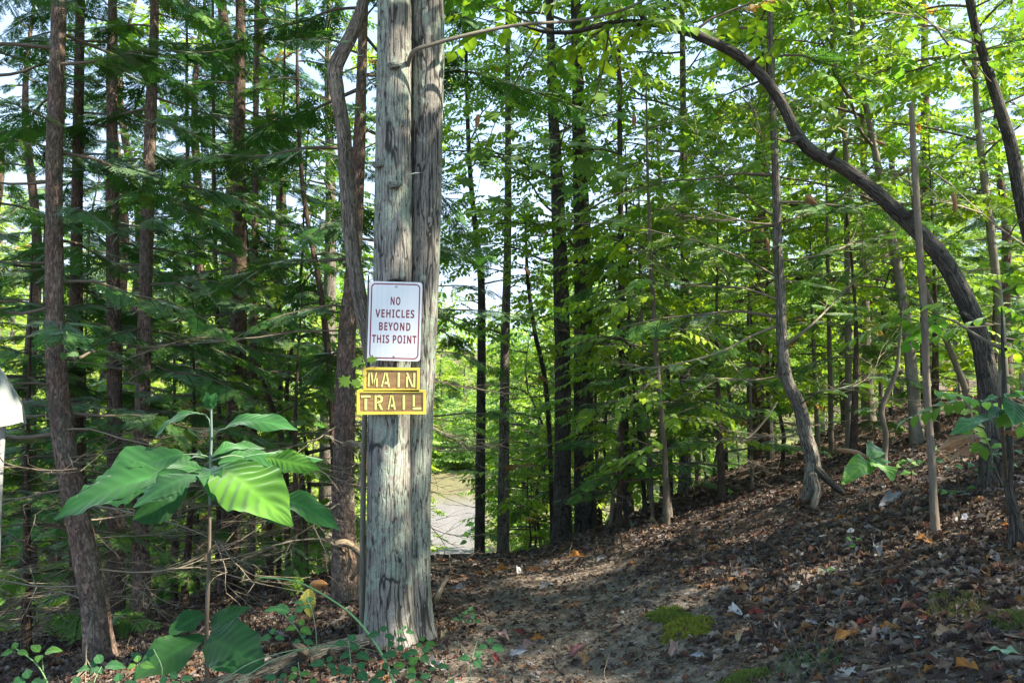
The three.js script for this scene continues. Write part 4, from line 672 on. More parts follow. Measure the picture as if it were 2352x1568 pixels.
// a curved blade from base to tip (world points), its upper face towards `up`
function bladeGeo(base, tip, wid, up, { shape = 'obovate', arch = 0.08, fold = 0.16, wave = 0.045, veins = 9, ripple = 0.008, seed = 1, curl = 0, nL = 30, nW = 10, torn = 0 } = {}) {
  if (nL === 30) { nL = 84; nW = 14; }
  const X = tip.clone().sub(base), len = X.length(); X.normalize(); const Z = X.clone().cross(up).normalize(), Y = Z.clone().cross(X), pos = [], uv = [], col = [], idx = [], w = PROFILE[shape];
  for (let i = 0; i <= nL; i++) for (let j = -nW; j <= nW; j++) {
    const t = i / nL, s = j / nW, q = Math.abs(s), tt = clamp(t + 0.03 * (vnoise(t * 9, s * 4 + 9, seed) - 0.5)); let ww = wid / 2 * (w(tt) + 0.004) * (1 + 0.2 * (vnoise(t * 7, s > 0 ? 3 : 8, seed + 4) - 0.5) + 0.1 * (vnoise(t * 19, s > 0 ? 3 : 8, seed + 5) - 0.5)) * (1 - torn * (q > 0.7 ? vnoise(t * 26, s * 3, seed + 6) : 0));
    let y = len * arch * Math.sin(Math.PI * Math.pow(t, 0.8)) * 1.2 + fold * q * ww - (0.2 * fold) * q * q * ww + wave * len * (Math.sin(t * 11 + seed + (s > 0 ? 0 : 2)) * q * q * Math.sin(Math.PI * t)) + ripple * len * 0.5 * Math.cos(2 * Math.PI * (t * veins - q * 1.7)) * Math.min(1, q * 3) * Math.sin(Math.PI * t);
    y += curl * wid * 0.9 * q * q * Math.sin(Math.PI * t);
    const z = s * ww * (1 - 0.35 * Math.abs(curl) * q), x = len * t;
    pos.push(base.x + X.x * x + Y.x * y + Z.x * z, base.y + X.y * x + Y.y * y + Z.y * z, base.z + X.z * x + Y.z * y + Z.z * z); uv.push(t, s);
    const v = Math.exp(-Math.pow(s * 9, 2)) * 0.55 + 0.22 * Math.pow(0.5 + 0.5 * Math.cos(2 * Math.PI * (t * veins - q * 1.7)), 10), blot = 0.82 + 0.36 * vnoise(t * 6, s * 3 + 5, seed + 9); col.push(blot * (1 + v), blot * (1 + v * 0.8), blot * (1 + v * 0.8));
  }
  const R = 2 * nW + 1; for (let i = 0; i < nL; i++) for (let j = 0; j < R - 1; j++) { const a = i * R + j, b = a + R; idx.push(a, b, a + 1, a + 1, b, b + 1); }
  return geoFrom(pos, idx, uv, col);
}
const CAMUP = (c, x = 0) => V(x, 1, c).normalize();   // c: how far the upper face tips towards the viewer
function leafPx(o, m, b, t, wpx, tilt, opts = {}, name = 'leaf') { const B = at(...b), T = at(...t), d = (b[2] + t[2]) / 2; const l = part(name, bladeGeo(B, T, wpx * d / FOCAL, CAMUP(tilt[0] ?? tilt, tilt[1] ?? 0), { seed: Math.round(b[0] * 7 + t[1] * 3), ...opts }), m, o); return l; }
const stemTube = (pts, r0, r1, mat, o, name = 'stem', step = 0.04) => part(name, tube(pts, pts.map((_, i) => lerp(r0, r1, i / (pts.length - 1))), { radial: 7, step }), mat, o);
const stemGreen = plain(0.16, 0.24, 0.12, 0.7), stemBlue = plain(0.13, 0.19, 0.16, 0.7), caneGreen = plain(0.17, 0.33, 0.12, 0.6);
{ // the big-leaved magnolia sapling
  const D = 3.9, base = at(476, 1575, D); base.y = groundY(base.x, base.z) - 0.02;
  const o = thing('magnolia_sapling', 'young magnolia with huge drooping leaves in front of the dark hemlocks', 'sapling', base);
  stemTube([base, at(474, 1440, D), at(479, 1300, D), at(481, 1160, D)], 0.0115, 0.008, M.twig, o);
  stemTube([at(481, 1160, D), at(482, 1080, D), at(485, 1000, D), at(484, 932, D)], 0.008, 0.005, stemBlue, o);
  const L = (m, b, t, w, tilt, q) => leafPx(o, m, b, t, w, tilt, q), S = (pts) => stemTube(pts.map((p) => at(...p)), 0.0045, 0.003, stemGreen, o, 'petiole');
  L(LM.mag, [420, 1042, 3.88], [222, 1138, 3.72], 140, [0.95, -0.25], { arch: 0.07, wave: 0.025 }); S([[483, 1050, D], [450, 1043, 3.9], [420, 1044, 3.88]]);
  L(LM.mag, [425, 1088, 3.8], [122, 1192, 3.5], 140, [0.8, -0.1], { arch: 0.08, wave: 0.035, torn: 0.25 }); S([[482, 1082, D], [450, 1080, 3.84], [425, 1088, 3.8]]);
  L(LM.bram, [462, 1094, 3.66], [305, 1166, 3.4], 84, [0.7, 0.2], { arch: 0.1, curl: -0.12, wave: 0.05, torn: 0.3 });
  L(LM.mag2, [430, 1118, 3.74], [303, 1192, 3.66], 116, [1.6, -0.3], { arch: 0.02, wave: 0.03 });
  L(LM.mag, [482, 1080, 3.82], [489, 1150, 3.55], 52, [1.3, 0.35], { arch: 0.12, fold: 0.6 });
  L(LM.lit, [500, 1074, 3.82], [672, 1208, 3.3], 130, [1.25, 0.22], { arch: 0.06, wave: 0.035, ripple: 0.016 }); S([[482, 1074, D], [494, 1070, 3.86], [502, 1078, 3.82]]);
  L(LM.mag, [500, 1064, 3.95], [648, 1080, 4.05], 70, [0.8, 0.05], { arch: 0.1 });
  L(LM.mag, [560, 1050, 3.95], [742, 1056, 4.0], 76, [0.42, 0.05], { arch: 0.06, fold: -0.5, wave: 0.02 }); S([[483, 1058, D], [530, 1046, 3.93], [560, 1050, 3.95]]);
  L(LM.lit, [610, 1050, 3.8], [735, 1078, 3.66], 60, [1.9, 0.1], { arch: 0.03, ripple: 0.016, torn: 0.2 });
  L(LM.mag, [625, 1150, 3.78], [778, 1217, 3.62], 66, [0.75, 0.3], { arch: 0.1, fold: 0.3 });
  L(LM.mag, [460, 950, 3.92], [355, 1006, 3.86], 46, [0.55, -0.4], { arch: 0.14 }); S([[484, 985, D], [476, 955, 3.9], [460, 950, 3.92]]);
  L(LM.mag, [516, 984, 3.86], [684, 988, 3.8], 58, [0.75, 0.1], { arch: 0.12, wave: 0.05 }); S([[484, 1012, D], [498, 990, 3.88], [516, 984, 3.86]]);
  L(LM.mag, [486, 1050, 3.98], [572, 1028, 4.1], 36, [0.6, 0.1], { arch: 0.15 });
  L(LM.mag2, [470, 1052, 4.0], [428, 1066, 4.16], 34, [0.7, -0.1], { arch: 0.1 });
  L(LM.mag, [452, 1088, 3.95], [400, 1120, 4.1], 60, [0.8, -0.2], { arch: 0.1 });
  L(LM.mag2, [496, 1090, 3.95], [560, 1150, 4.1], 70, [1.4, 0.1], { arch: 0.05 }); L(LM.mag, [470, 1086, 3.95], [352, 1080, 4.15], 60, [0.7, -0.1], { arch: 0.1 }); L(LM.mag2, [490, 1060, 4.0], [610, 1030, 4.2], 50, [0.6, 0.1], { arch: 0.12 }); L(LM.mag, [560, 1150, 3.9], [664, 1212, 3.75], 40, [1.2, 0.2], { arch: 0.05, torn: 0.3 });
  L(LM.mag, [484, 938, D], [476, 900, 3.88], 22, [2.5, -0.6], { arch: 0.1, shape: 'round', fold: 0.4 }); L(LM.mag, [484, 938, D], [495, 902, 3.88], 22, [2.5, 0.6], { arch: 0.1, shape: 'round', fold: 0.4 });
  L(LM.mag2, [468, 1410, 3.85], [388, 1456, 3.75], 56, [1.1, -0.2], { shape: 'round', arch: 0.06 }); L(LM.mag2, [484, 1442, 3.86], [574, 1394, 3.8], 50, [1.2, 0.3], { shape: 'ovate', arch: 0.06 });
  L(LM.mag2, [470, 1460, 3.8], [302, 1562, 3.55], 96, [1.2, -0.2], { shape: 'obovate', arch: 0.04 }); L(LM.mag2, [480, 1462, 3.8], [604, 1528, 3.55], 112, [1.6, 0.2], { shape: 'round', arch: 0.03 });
}
// thorny brambles: arching canes with leaves in threes
function trefoil(o, x, y, d, size, m, turn = 0, tilt = 0.8, name = 'leaf') { for (const [a, k] of [[0, 1], [2.0, 0.8], [-2.0, 0.8]]) { const A = turn + a, L = size * k * 1.15, c = [x + Math.cos(A) * L * 0.18, y + Math.sin(A) * L * 0.12, d], e = [x + Math.cos(A) * L * 1.1, y + Math.sin(A) * L * 0.62, d - 0.03 * Math.sin(A)]; leafPx(o, m, c, e, L * 0.5, [tilt, 0.2 * Math.cos(A)], { shape: 'ovate', arch: 0.06, fold: 0.3, veins: 7, ripple: 0.008, nL: 14, nW: 5 }, name); } }
function bramble(label, stems, leaves, root) {
  const b = root ? ground(...root) : ground(stems[0][0][0], Math.min(1640, stems[0][0][1])), o = thing('bramble', label, 'bramble', b, undefined);
  stems.forEach((s, i) => { const P = s.map((q) => at(...q)), c = new THREE.CatmullRomCurve3(P), r = rng(i + Math.round(s[0][0])), w = s.w ?? 0.0034; stemTube(P, w, w * 0.5, s.m ?? caneGreen, o, 'cane', 0.03); const L = c.getLength(); for (let k = 0; k < L / 0.07; k++) { const p = c.getPointAt(r()), g = new THREE.ConeGeometry(0.0015, 0.009, 4); g.translate(0, 0.005, 0); g.rotateZ((r() - 0.5) * 5); g.rotateY(r() * 6); g.translate(p.x, p.y, p.z); part('thorn', g, s.m ?? caneGreen, o); } });
  leaves.forEach(([x, y, d, size, m, turn, tilt]) => trefoil(o, x, y, d, size, m ?? LM.bram, turn ?? 0.4, tilt ?? 0.8)); return o;
}
const cane = (pts, w, m) => Object.assign(pts, { w, m });
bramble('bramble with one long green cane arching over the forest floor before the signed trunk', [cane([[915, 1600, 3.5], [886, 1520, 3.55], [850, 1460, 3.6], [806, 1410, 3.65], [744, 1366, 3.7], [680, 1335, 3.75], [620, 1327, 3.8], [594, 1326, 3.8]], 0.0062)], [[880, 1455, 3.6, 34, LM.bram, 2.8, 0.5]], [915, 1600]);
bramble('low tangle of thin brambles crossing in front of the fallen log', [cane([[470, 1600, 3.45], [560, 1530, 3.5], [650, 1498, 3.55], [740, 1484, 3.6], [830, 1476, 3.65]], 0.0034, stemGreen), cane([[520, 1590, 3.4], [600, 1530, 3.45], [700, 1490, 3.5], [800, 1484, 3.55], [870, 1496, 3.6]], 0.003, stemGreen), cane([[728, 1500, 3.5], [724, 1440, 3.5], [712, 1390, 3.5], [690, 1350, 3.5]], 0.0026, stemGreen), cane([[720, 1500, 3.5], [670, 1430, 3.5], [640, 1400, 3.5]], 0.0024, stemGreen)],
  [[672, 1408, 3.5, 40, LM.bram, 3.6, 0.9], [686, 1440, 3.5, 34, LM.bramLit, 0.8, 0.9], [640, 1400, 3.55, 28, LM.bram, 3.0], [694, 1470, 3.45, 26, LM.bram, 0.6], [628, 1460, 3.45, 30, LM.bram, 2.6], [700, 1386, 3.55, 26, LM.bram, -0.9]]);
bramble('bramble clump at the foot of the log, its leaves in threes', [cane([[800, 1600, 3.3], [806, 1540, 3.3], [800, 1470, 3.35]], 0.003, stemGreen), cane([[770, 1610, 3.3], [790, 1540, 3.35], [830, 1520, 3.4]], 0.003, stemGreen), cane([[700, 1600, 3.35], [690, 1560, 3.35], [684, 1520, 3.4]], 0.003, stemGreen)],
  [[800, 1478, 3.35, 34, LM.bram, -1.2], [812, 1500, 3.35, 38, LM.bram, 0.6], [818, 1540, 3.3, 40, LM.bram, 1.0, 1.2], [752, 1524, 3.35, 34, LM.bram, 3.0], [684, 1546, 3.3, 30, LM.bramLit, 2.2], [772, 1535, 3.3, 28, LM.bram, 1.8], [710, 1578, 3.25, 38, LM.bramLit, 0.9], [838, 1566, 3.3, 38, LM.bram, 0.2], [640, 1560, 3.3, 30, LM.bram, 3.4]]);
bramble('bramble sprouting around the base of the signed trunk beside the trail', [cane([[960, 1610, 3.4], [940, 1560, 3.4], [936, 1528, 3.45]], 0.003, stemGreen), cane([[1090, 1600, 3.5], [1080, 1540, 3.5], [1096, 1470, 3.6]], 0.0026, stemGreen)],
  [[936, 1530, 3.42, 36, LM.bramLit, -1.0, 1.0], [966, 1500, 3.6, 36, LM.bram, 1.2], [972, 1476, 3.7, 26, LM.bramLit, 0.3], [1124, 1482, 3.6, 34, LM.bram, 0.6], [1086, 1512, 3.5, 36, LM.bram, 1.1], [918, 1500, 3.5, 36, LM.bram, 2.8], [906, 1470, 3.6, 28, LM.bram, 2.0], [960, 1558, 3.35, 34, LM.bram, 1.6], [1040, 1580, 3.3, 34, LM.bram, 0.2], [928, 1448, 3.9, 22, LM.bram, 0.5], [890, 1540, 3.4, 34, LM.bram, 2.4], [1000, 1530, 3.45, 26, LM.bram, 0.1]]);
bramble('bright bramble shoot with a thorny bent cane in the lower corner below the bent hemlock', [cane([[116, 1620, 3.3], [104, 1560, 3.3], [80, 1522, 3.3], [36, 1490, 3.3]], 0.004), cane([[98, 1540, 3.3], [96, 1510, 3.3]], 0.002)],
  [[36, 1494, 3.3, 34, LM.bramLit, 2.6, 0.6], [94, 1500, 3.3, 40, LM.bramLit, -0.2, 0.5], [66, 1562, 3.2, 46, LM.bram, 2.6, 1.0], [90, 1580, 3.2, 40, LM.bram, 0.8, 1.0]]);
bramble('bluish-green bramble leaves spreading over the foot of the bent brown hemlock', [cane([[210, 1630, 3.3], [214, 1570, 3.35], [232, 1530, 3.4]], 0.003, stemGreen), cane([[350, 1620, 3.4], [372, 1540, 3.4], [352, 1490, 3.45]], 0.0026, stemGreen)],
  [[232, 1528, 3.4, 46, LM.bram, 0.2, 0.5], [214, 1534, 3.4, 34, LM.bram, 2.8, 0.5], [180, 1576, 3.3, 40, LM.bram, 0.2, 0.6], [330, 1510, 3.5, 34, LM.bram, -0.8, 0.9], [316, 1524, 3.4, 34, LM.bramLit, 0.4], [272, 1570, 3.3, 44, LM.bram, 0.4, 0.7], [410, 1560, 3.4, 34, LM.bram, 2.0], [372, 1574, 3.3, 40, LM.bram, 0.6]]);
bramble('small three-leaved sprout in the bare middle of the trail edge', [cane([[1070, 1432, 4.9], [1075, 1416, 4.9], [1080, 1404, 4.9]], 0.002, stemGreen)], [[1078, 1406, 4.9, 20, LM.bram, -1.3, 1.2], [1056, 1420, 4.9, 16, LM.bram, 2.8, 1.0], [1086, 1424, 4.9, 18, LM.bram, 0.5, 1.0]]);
{ // leaves caught on the twigs of the bramble
  const y = thing('hanging_leaf', 'yellow-green dead leaf hanging upright among the brambles', 'dead leaf', at(706, 1352, 4.2)); leafPx(y, LM.yellow, [708, 1352, 4.2], [712, 1418, 4.18], 40, [3.5, 0.3], { shape: 'ovate', torn: 0.3 }, 'blade');
  const q = thing('hanging_leaf', 'curled orange-brown leaf caught above the yellow-green one', 'dead leaf', at(736, 1342, 4.4)); leafPx(q, LM.orange, [712, 1340, 4.4], [754, 1342, 4.3], 30, [1.2, 0.2], { shape: 'ovate', curl: -0.4, torn: 0.4 }, 'blade');
}
// seedlings on the bank
{
  const b = ground(1998, 1188), d = -b.z, o = thing('magnolia_seedling', 'little magnolia on the bank with two broad lit leaves and one brown curled leaf', 'seedling', b);
  stemTube([b, at(2000, 1130, d), at(1996, 1068, d), at(1998, 1046, d)], 0.006, 0.003, M.twig, o);
  leafPx(o, LM.lit, [1996, 1064, d], [1934, 1112, d - 0.5], 54, [1.3, -0.1]); leafPx(o, LM.lit, [1996, 1064, d], [2050, 1106, d - 0.5], 54, [1.3, 0.1], { ripple: 0.016 }); leafPx(o, LM.mag, [1996, 1052, d], [2012, 1024, d + 0.3], 42, [1.4, 0.1], { shape: 'round' }); leafPx(o, LM.mag, [2008, 1060, d], [2048, 1062, d], 18, [0.8, 0.1], { shape: 'ovate' });
  leafPx(o, LM.brown, [1998, 1058, d], [1920, 1030, d - 0.2], 30, [0.5, -0.2], { curl: -0.5, torn: 0.3 }).userData.label = 'brown dead leaf curling over';
}
{
  const b = ground(2318, 1190), d = 3.7, o = thing('magnolia_sapling', 'magnolia sapling at the picture border with one huge hanging leaf and brown withered leaves', 'sapling', b);
  stemTube([b, at(2312, 1100, d + 0.3), at(2304, 1000, d), at(2296, 900, d), at(2300, 850, d)], 0.011, 0.006, M.twig, o);
  leafPx(o, LM.mag, [2318, 918, d], [2326, 976, d - 0.25], 66, [2.2, 0.1]); leafPx(o, LM.mag, [2300, 915, d], [2256, 926, d - 0.1], 16, [0.5, -0.1]); leafPx(o, LM.mag, [2310, 912, d], [2400, 946, d - 0.3], 60, [1, 0.2]); leafPx(o, LM.mag, [2292, 978, d], [2182, 1000, d - 0.25], 44, [0.55, -0.1], { arch: 0.1 }); leafPx(o, LM.mag2, [2296, 940, d], [2270, 962, d - 0.2], 30, [1.6, -0.3]);
  for (const [a, c, w] of [[[2256, 1008], [2150, 1034], 40], [[2300, 1000], [2370, 1000], 36], [[2230, 1030], [2180, 1060], 20]]) leafPx(o, LM.brown, [...a, d], [...c, d - 0.25], w, [0.7, 0.1], { curl: -0.35, torn: 0.35 }).userData.label = 'withered brown leaf';
}
function lowSapling(label, root, pts, stems) {
  const b = ground(...root), d = -b.z, o = thing('seedling', label, 'seedling', b), top = pts.reduce((a, q) => (q[1] < a[1] ? q : a));
  stemTube([b, at(lerp(root[0], top[0], 0.6), lerp(root[1], top[1], 0.5), d), at(top[0], top[1], d)], 0.004, 0.002, M.twig, o);
  pts.forEach(([x, y, s, m, tilt], i) => { const a = hash(i, Math.round(x), 3) * 6.28; stemTube([at(lerp(root[0], top[0], 0.7), lerp(root[1], top[1], 0.7), d), at(x, y, d)], 0.0018, 0.001, stemGreen, o, 'twig'); leafPx(o, m ?? LM.bram, [x - Math.cos(a) * s / 2, y, d], [x + Math.cos(a) * s / 2, y + 0.25 * s, d - Math.sin(a) * 0.06], s * 0.55, [tilt ?? 0.8, 0.1], { shape: 'ovate', nL: 12, nW: 4 }); });
}
const G = LM.bram, B2 = LM.bramLit, Q = LM.maple;
lowSapling('leafy seedling beside the slender pale pole, its leaves spread flat', [2205, 1120], [[2144, 1030, 24, B2], [2160, 1056, 26, G], [2190, 1018, 26, B2], [2212, 1040, 24, G], [2236, 1030, 30, B2, 1.4], [2204, 1070, 26, G], [2230, 1066, 28, G], [2250, 1078, 26, B2], [2176, 1076, 24, G], [2266, 1050, 24, G]]);
lowSapling('seedling with round leaves under the huge hanging magnolia leaf', [2310, 1130], [[2268, 1006, 26, Q], [2290, 1022, 28, B2], [2318, 1014, 30, G], [2306, 1044, 28, B2], [2340, 1034, 34, G], [2260, 1040, 24, G], [2280, 1072, 26, G], [2330, 1066, 26, B2]]);
lowSapling('tiny bright seedling with three paired leaves below the slender pale pole', [2178, 1152], [[2150, 1122, 22, B2], [2168, 1128, 26, B2], [2190, 1132, 22, B2], [2232, 1118, 18, B2], [2246, 1124, 24, Q], [2214, 1140, 12, B2]]);
lowSapling('spindly green plant in the undergrowth left of the slender pale pole', [2098, 1120], [[2072, 1060, 26, B2], [2090, 1054, 28, G], [2104, 1064, 24, Q], [2080, 1084, 26, B2], [2100, 1086, 22, Q], [2116, 1058, 26, G], [2064, 1070, 20, Q]]);
lowSapling('small pale green plant low on the leaf slope', [1960, 1262], [[1950, 1236, 22, B2, 1.2], [1976, 1240, 20, B2, 1.2], [1960, 1252, 24, B2, 1.3], [1954, 1216, 20, LM.pale, 1.6]]);
lowSapling('green sprig beside the bank stump', [1345, 1212], [[1330, 1196, 18, G], [1346, 1190, 18, B2], [1358, 1198, 16, G], [1340, 1206, 16, G]]);
lowSapling('sprig with light leaves at the foot of the dark trunk by the trail end', [1086, 1268], [[1070, 1226, 24, B2], [1090, 1216, 24, G], [1064, 1244, 22, G], [1106, 1232, 24, B2], [1130, 1226, 26, Q], [1078, 1202, 24, B2]]);
lowSapling('leafy seedling over the bank crest right of the trail end', [1200, 1236], [[1170, 1212, 24, B2], [1190, 1204, 24, Q], [1212, 1216, 24, B2], [1228, 1206, 20, G], [1150, 1222, 22, B2]]);
lowSapling('faint green plant amid the litter on the middle of the slope', [1905, 1330], [[1890, 1310, 16, G], [1910, 1306, 18, B2], [1922, 1318, 16, G], [1898, 1322, 16, G]]);
// leaves of other trees that hang into the picture
const mapleShape = (() => { const s = new THREE.Shape(), P = [[0, 0], [0.12, 0.26], [0.42, 0.3], [0.3, 0.44], [0.52, 0.62], [0.3, 0.62], [0.26, 0.78], [0.14, 0.68], [0, 1], [-0.14, 0.68], [-0.26, 0.78], [-0.3, 0.62], [-0.52, 0.62], [-0.3, 0.44], [-0.42, 0.3], [-0.12, 0.26]]; s.moveTo(0, 0); P.slice(1).forEach(([x, y]) => s.lineTo(x, y)); return s; })();
function mapleLeaf(o, m, x, y, d, wpx, tilt, turn, name = 'leaf') {
  const g = new THREE.ExtrudeGeometry(mapleShape, { depth: 0.004, bevelEnabled: false }), p = g.attributes.position, k = wpx * d / FOCAL; for (let i = 0; i < p.count; i++) { const a = p.getX(i), b = p.getY(i); p.setXYZ(i, a * k, b * k, (p.getZ(i) - 0.22 * a * a - 0.15 * b * b + 0.08 * Math.abs(a)) * k); }
  g.rotateZ(turn); g.rotateX(-tilt); const c = at(x, y, d); g.translate(c.x, c.y, c.z); g.setAttribute('color', new THREE.Float32BufferAttribute(new Array(p.count * 3).fill(1), 3)); g.computeVertexNormals(); return part(name, g, m, o);
}
{
  const o = scene.children.find((q) => q.name === 'twin_stem_oak');
  for (const [x, y, d, w, tilt, turn] of [[972, 396, 4.4, 40, 1.25, 1.6], [860, 130, 4.4, 34, 1.2, 0.4], [842, 126, 4.4, 30, 1.2, 2.0], [792, 70, 4.4, 30, 1.0, 2.2], [806, 64, 4.4, 30, 1.1, 0.6], [826, 112, 4.4, 26, 1.2, -1.2], [834, 160, 4.42, 24, 1.2, 0.2], [802, 92, 4.4, 26, 1.0, 2.4]]) mapleLeaf(o, LM.maple, x, y, d, w, tilt, turn);
  stemTube([[880, 846, 4.5], [850, 842, 4.42], [818, 852, 4.38]].map((q) => at(...q)), 0.003, 0.0015, M.twig, o, 'shoot');
  for (const [x, y, w, t] of [[806, 862, 40, 2.4], [836, 836, 36, 1.2], [852, 838, 30, 0.0], [822, 866, 30, 2.9]]) mapleLeaf(o, LM.maple, x, y, 4.38, w, 0.5, t);
  const a = scene.children.find((q) => q.name === 'arching_tree'), r = rng(91);
  for (const pts of [[[1400, 58, 5.4], [1380, 180, 5.7], [1330, 280, 6], [1200, 340, 6.2]], [[1390, 60, 5.4], [1430, 200, 5.8], [1400, 300, 6.1], [1360, 400, 6.3]], [[1250, 72, 5.3], [1200, 160, 5.6], [1130, 300, 5.9], [1090, 470, 6.1]]]) {
    const P = pts.map((q) => at(...q)), c = new THREE.CatmullRomCurve3(P); stemTube(P, 0.007, 0.002, M.twig, a, 'branch', 0.1);
    for (let i = 0; i < 13; i++) { const t = 0.35 + 0.65 * r(), q = proj(c.getPoint(t)); mapleLeaf(a, r() < 0.7 ? LM.maple : LM.bramLit, q[0] + (r() - 0.5) * 130, q[1] + 10 + r() * 46, q[2], 34 + 26 * r(), 0.5 + 0.7 * r(), (r() - 0.5) * 4 + 3.14); }
  }
}
for (const [label, x, y, d, len, w, lean] of [['brown dead leaf dangling below the arching trunk end', 1098, 262, 5, 34, 16, -0.1], ['brown dead leaf hanging upside down beside the slender pale pole top', 2190, 440, 4.6, 52, 18, 0.15], ['rust-brown dead leaf caught in the bare branches of the crooked hemlock', 1852, 448, 5.6, 34, 26, 0.9], ['dark brown dead leaf hanging against the crooked hemlock trunk', 1762, 545, 6, 44, 12, 0.1], ['rusty dead leaf hanging amid the boughs right of the stout pair', 1456, 262, 5.6, 30, 16, 0.1], ['pale brown dead leaf dangling over the bright gap', 1206, 612, 6, 26, 14, 0.5], ['orange dead leaf lying on a bough near the slender pole top', 2010, 322, 5.2, 30, 12, 1.2]]) { const o = thing('hanging_leaf', label, 'dead leaf', at(x, y, d)); leafPx(o, LM.brown, [x, y, d], [x + len * Math.sin(lean), y + len * Math.cos(lean), d], w, [3, 0.4], { shape: 'ovate', curl: -0.45, torn: 0.3, nL: 14, nW: 5 }, 'blade'); }

// ---------------------------------------------------------------- wood on the ground
function stick(label, pts, r0, r1, mat, name = 'fallen_stick', lift = 0.4, category = 'stick') {
  const P = pts.map((q) => { if (q.length > 2) return at(...q); const g = ground(...q); g.y += r0 * lift; return g; }), o = thing(name, label, category, P[0].clone());
  part('wood', tube(P, P.map((_, i) => lerp(r0, r1, i / (P.length - 1))), { radial: 12, step: 0.03, shape: (s, a) => 1 + 0.25 * (vnoise(s * 9, a * 2, 5, 0, 13) - 0.5) + 0.12 * (vnoise(s * 40, a * 5, 6, 0, 31) - 0.5) }), mat, o); return o;
}
const log = stick('weathered fallen log half hidden by brambles at the foot of the signed tree', [[420, 1625], [540, 1585], [650, 1548], [750, 1512], [846, 1484]], 0.058, 0.046, M.fur, 'fallen_log', 0.5, 'log');
part('broken_stub', tube([ground(700, 1510), at(690, 1490, 4), at(672, 1476, 4)], [0.03, 0.026, 0.012], { radial: 8, step: 0.03 }), M.snag, log);
stick('pale curved root stub sticking up right of the signed trunk', [[988, 1402], [1004, 1368, 4.72], [1018, 1340, 4.72], [1028, 1322, 4.72]], 0.022, 0.012, M.root, 'root_stub', 0.2, 'root stub');
stick('dark fallen branch lying across the crest of the trail', [[986, 1283], [1060, 1280], [1130, 1277], [1200, 1270], [1260, 1262]], 0.026, 0.014, M.furDark);
stick('thin straight twig leaning by the trail beside the signed trunk', [[992, 1310], [1012, 1332], [1034, 1354]], 0.006, 0.004, M.deadTwig);
stick('thick grey stick lying flat behind the pale pink leaf', [[1652, 1500], [1710, 1500], [1772, 1504]], 0.015, 0.012, M.snag);
stick('long thin grey stick lying low across the corner of the slope', [[1978, 1534], [2080, 1516], [2190, 1496], [2310, 1476]], 0.010, 0.005, M.snag);
stick('second long stick ending in the corner of the slope', [[1860, 1580], [2000, 1552], [2120, 1530]], 0.008, 0.005, M.deadTwig);
stick('dark branch lying under the grey bark strip on the slope', [[1912, 1196], [2000, 1174], [2070, 1158], [2150, 1140]], 0.022, 0.012, M.furDark);
stick('thin pale stick slanting down the slope by the mossy border trunk', [[2220, 1172], [2264, 1192], [2310, 1214]], 0.008, 0.005, M.deadTwig);
stick('pale fallen branch along the bank crest below the lone brown trunk', [[1552, 1140], [1610, 1120], [1682, 1104]], 0.035, 0.02, M.snag);
stick('short grey stick in the middle of the trail', [[1206, 1340], [1236, 1338], [1262, 1336]], 0.014, 0.012, M.snag);
stick('brown stick in the litter behind the trail moss', [[1230, 1400], [1262, 1396], [1290, 1398]], 0.012, 0.01, M.fur);
stick('thin bent twig on the trail before the moss', [[1266, 1516], [1300, 1522], [1336, 1520]], 0.006, 0.005, M.deadTwig);
stick('small forked twig on the trail near the picture bottom', [[1272, 1520], [1282, 1544], [1296, 1556]], 0.007, 0.004, M.snag);
stick('dead grey branch propped against the bank, curving up into the shade', [[1702, 1018, 7.4], [1730, 996, 7.4], [1766, 954, 7.4], [1786, 922, 7.4]], 0.012, 0.006, M.deadTwig, 'dead_branch', 0, 'branch');
stick('thin stick leaning across the slope by the small pale green plant', [[1995, 1290], [2004, 1310], [2022, 1320]], 0.006, 0.004, M.deadTwig);
{ // the torn root on the shaggy trunk
  const o = thing('twisted_deadwood', 'twisted pale deadwood curling at the foot of the shaggy trunk', 'deadwood', at(800, 1262, 5.7)); const r = rng(66);
  for (const [pts, w] of [[[[770, 1252], [790, 1246], [812, 1256], [826, 1280], [820, 1310], [806, 1330]], 0.03], [[[812, 1256], [828, 1268], [832, 1296], [826, 1330], [828, 1400]], 0.028], [[[776, 1256], [790, 1270], [786, 1300], [776, 1320]], 0.014], [[[800, 1250], [804, 1290], [794, 1330]], 0.016], [[[770, 1254], [758, 1244], [764, 1240]], 0.012]]) part('root', tube(pts.map(([x, y]) => at(x, y, 5.72 + 0.1 * (r() - 0.5))), pts.map((_, i) => w * lerp(1, 0.5, i / (pts.length - 1))), { radial: 10, step: 0.03, shape: (s, a) => 1 + 0.4 * (vnoise(s * 20, a * 2, 8, 0, 13) - 0.5) }), M.root, o);
  const p = thing('twisted_deadwood', 'bent orange-brown dead limb between the shaggy and the signed trunks', 'deadwood', at(826, 1060, 5.4)); part('limb', tube([[824, 1120, 5.4], [836, 1070, 5.4], [834, 1030, 5.4], [812, 1018, 5.5], [790, 1020, 5.8]].map((q) => at(...q)), [0.02, 0.024, 0.022, 0.02, 0.018], { radial: 10, step: 0.03 }), M.root, p);
}
{ // a gnarled young trunk at the picture border
  const [o, tr] = tree('broadleaf_tree', 'thin gnarled dark trunk with a mossy foot at the picture border, before the arching trunk', [[2338, 1240, 34], [2332, 1180, 24], [2316, 1120, 18], [2322, 1040, 15], [2312, 940, 12], [2306, 840, 9]], 4, M.furDark, { up: 0.3, seed: 99, flare: 0.5, rough: 0.16 });
  limbs(o, tr, { h0: 0.8, seed: 98, len: 0.7, gap: 0.3, yellow: 0.4, size: 0.3, dens: 0.5, avoid: 0.8 });
}

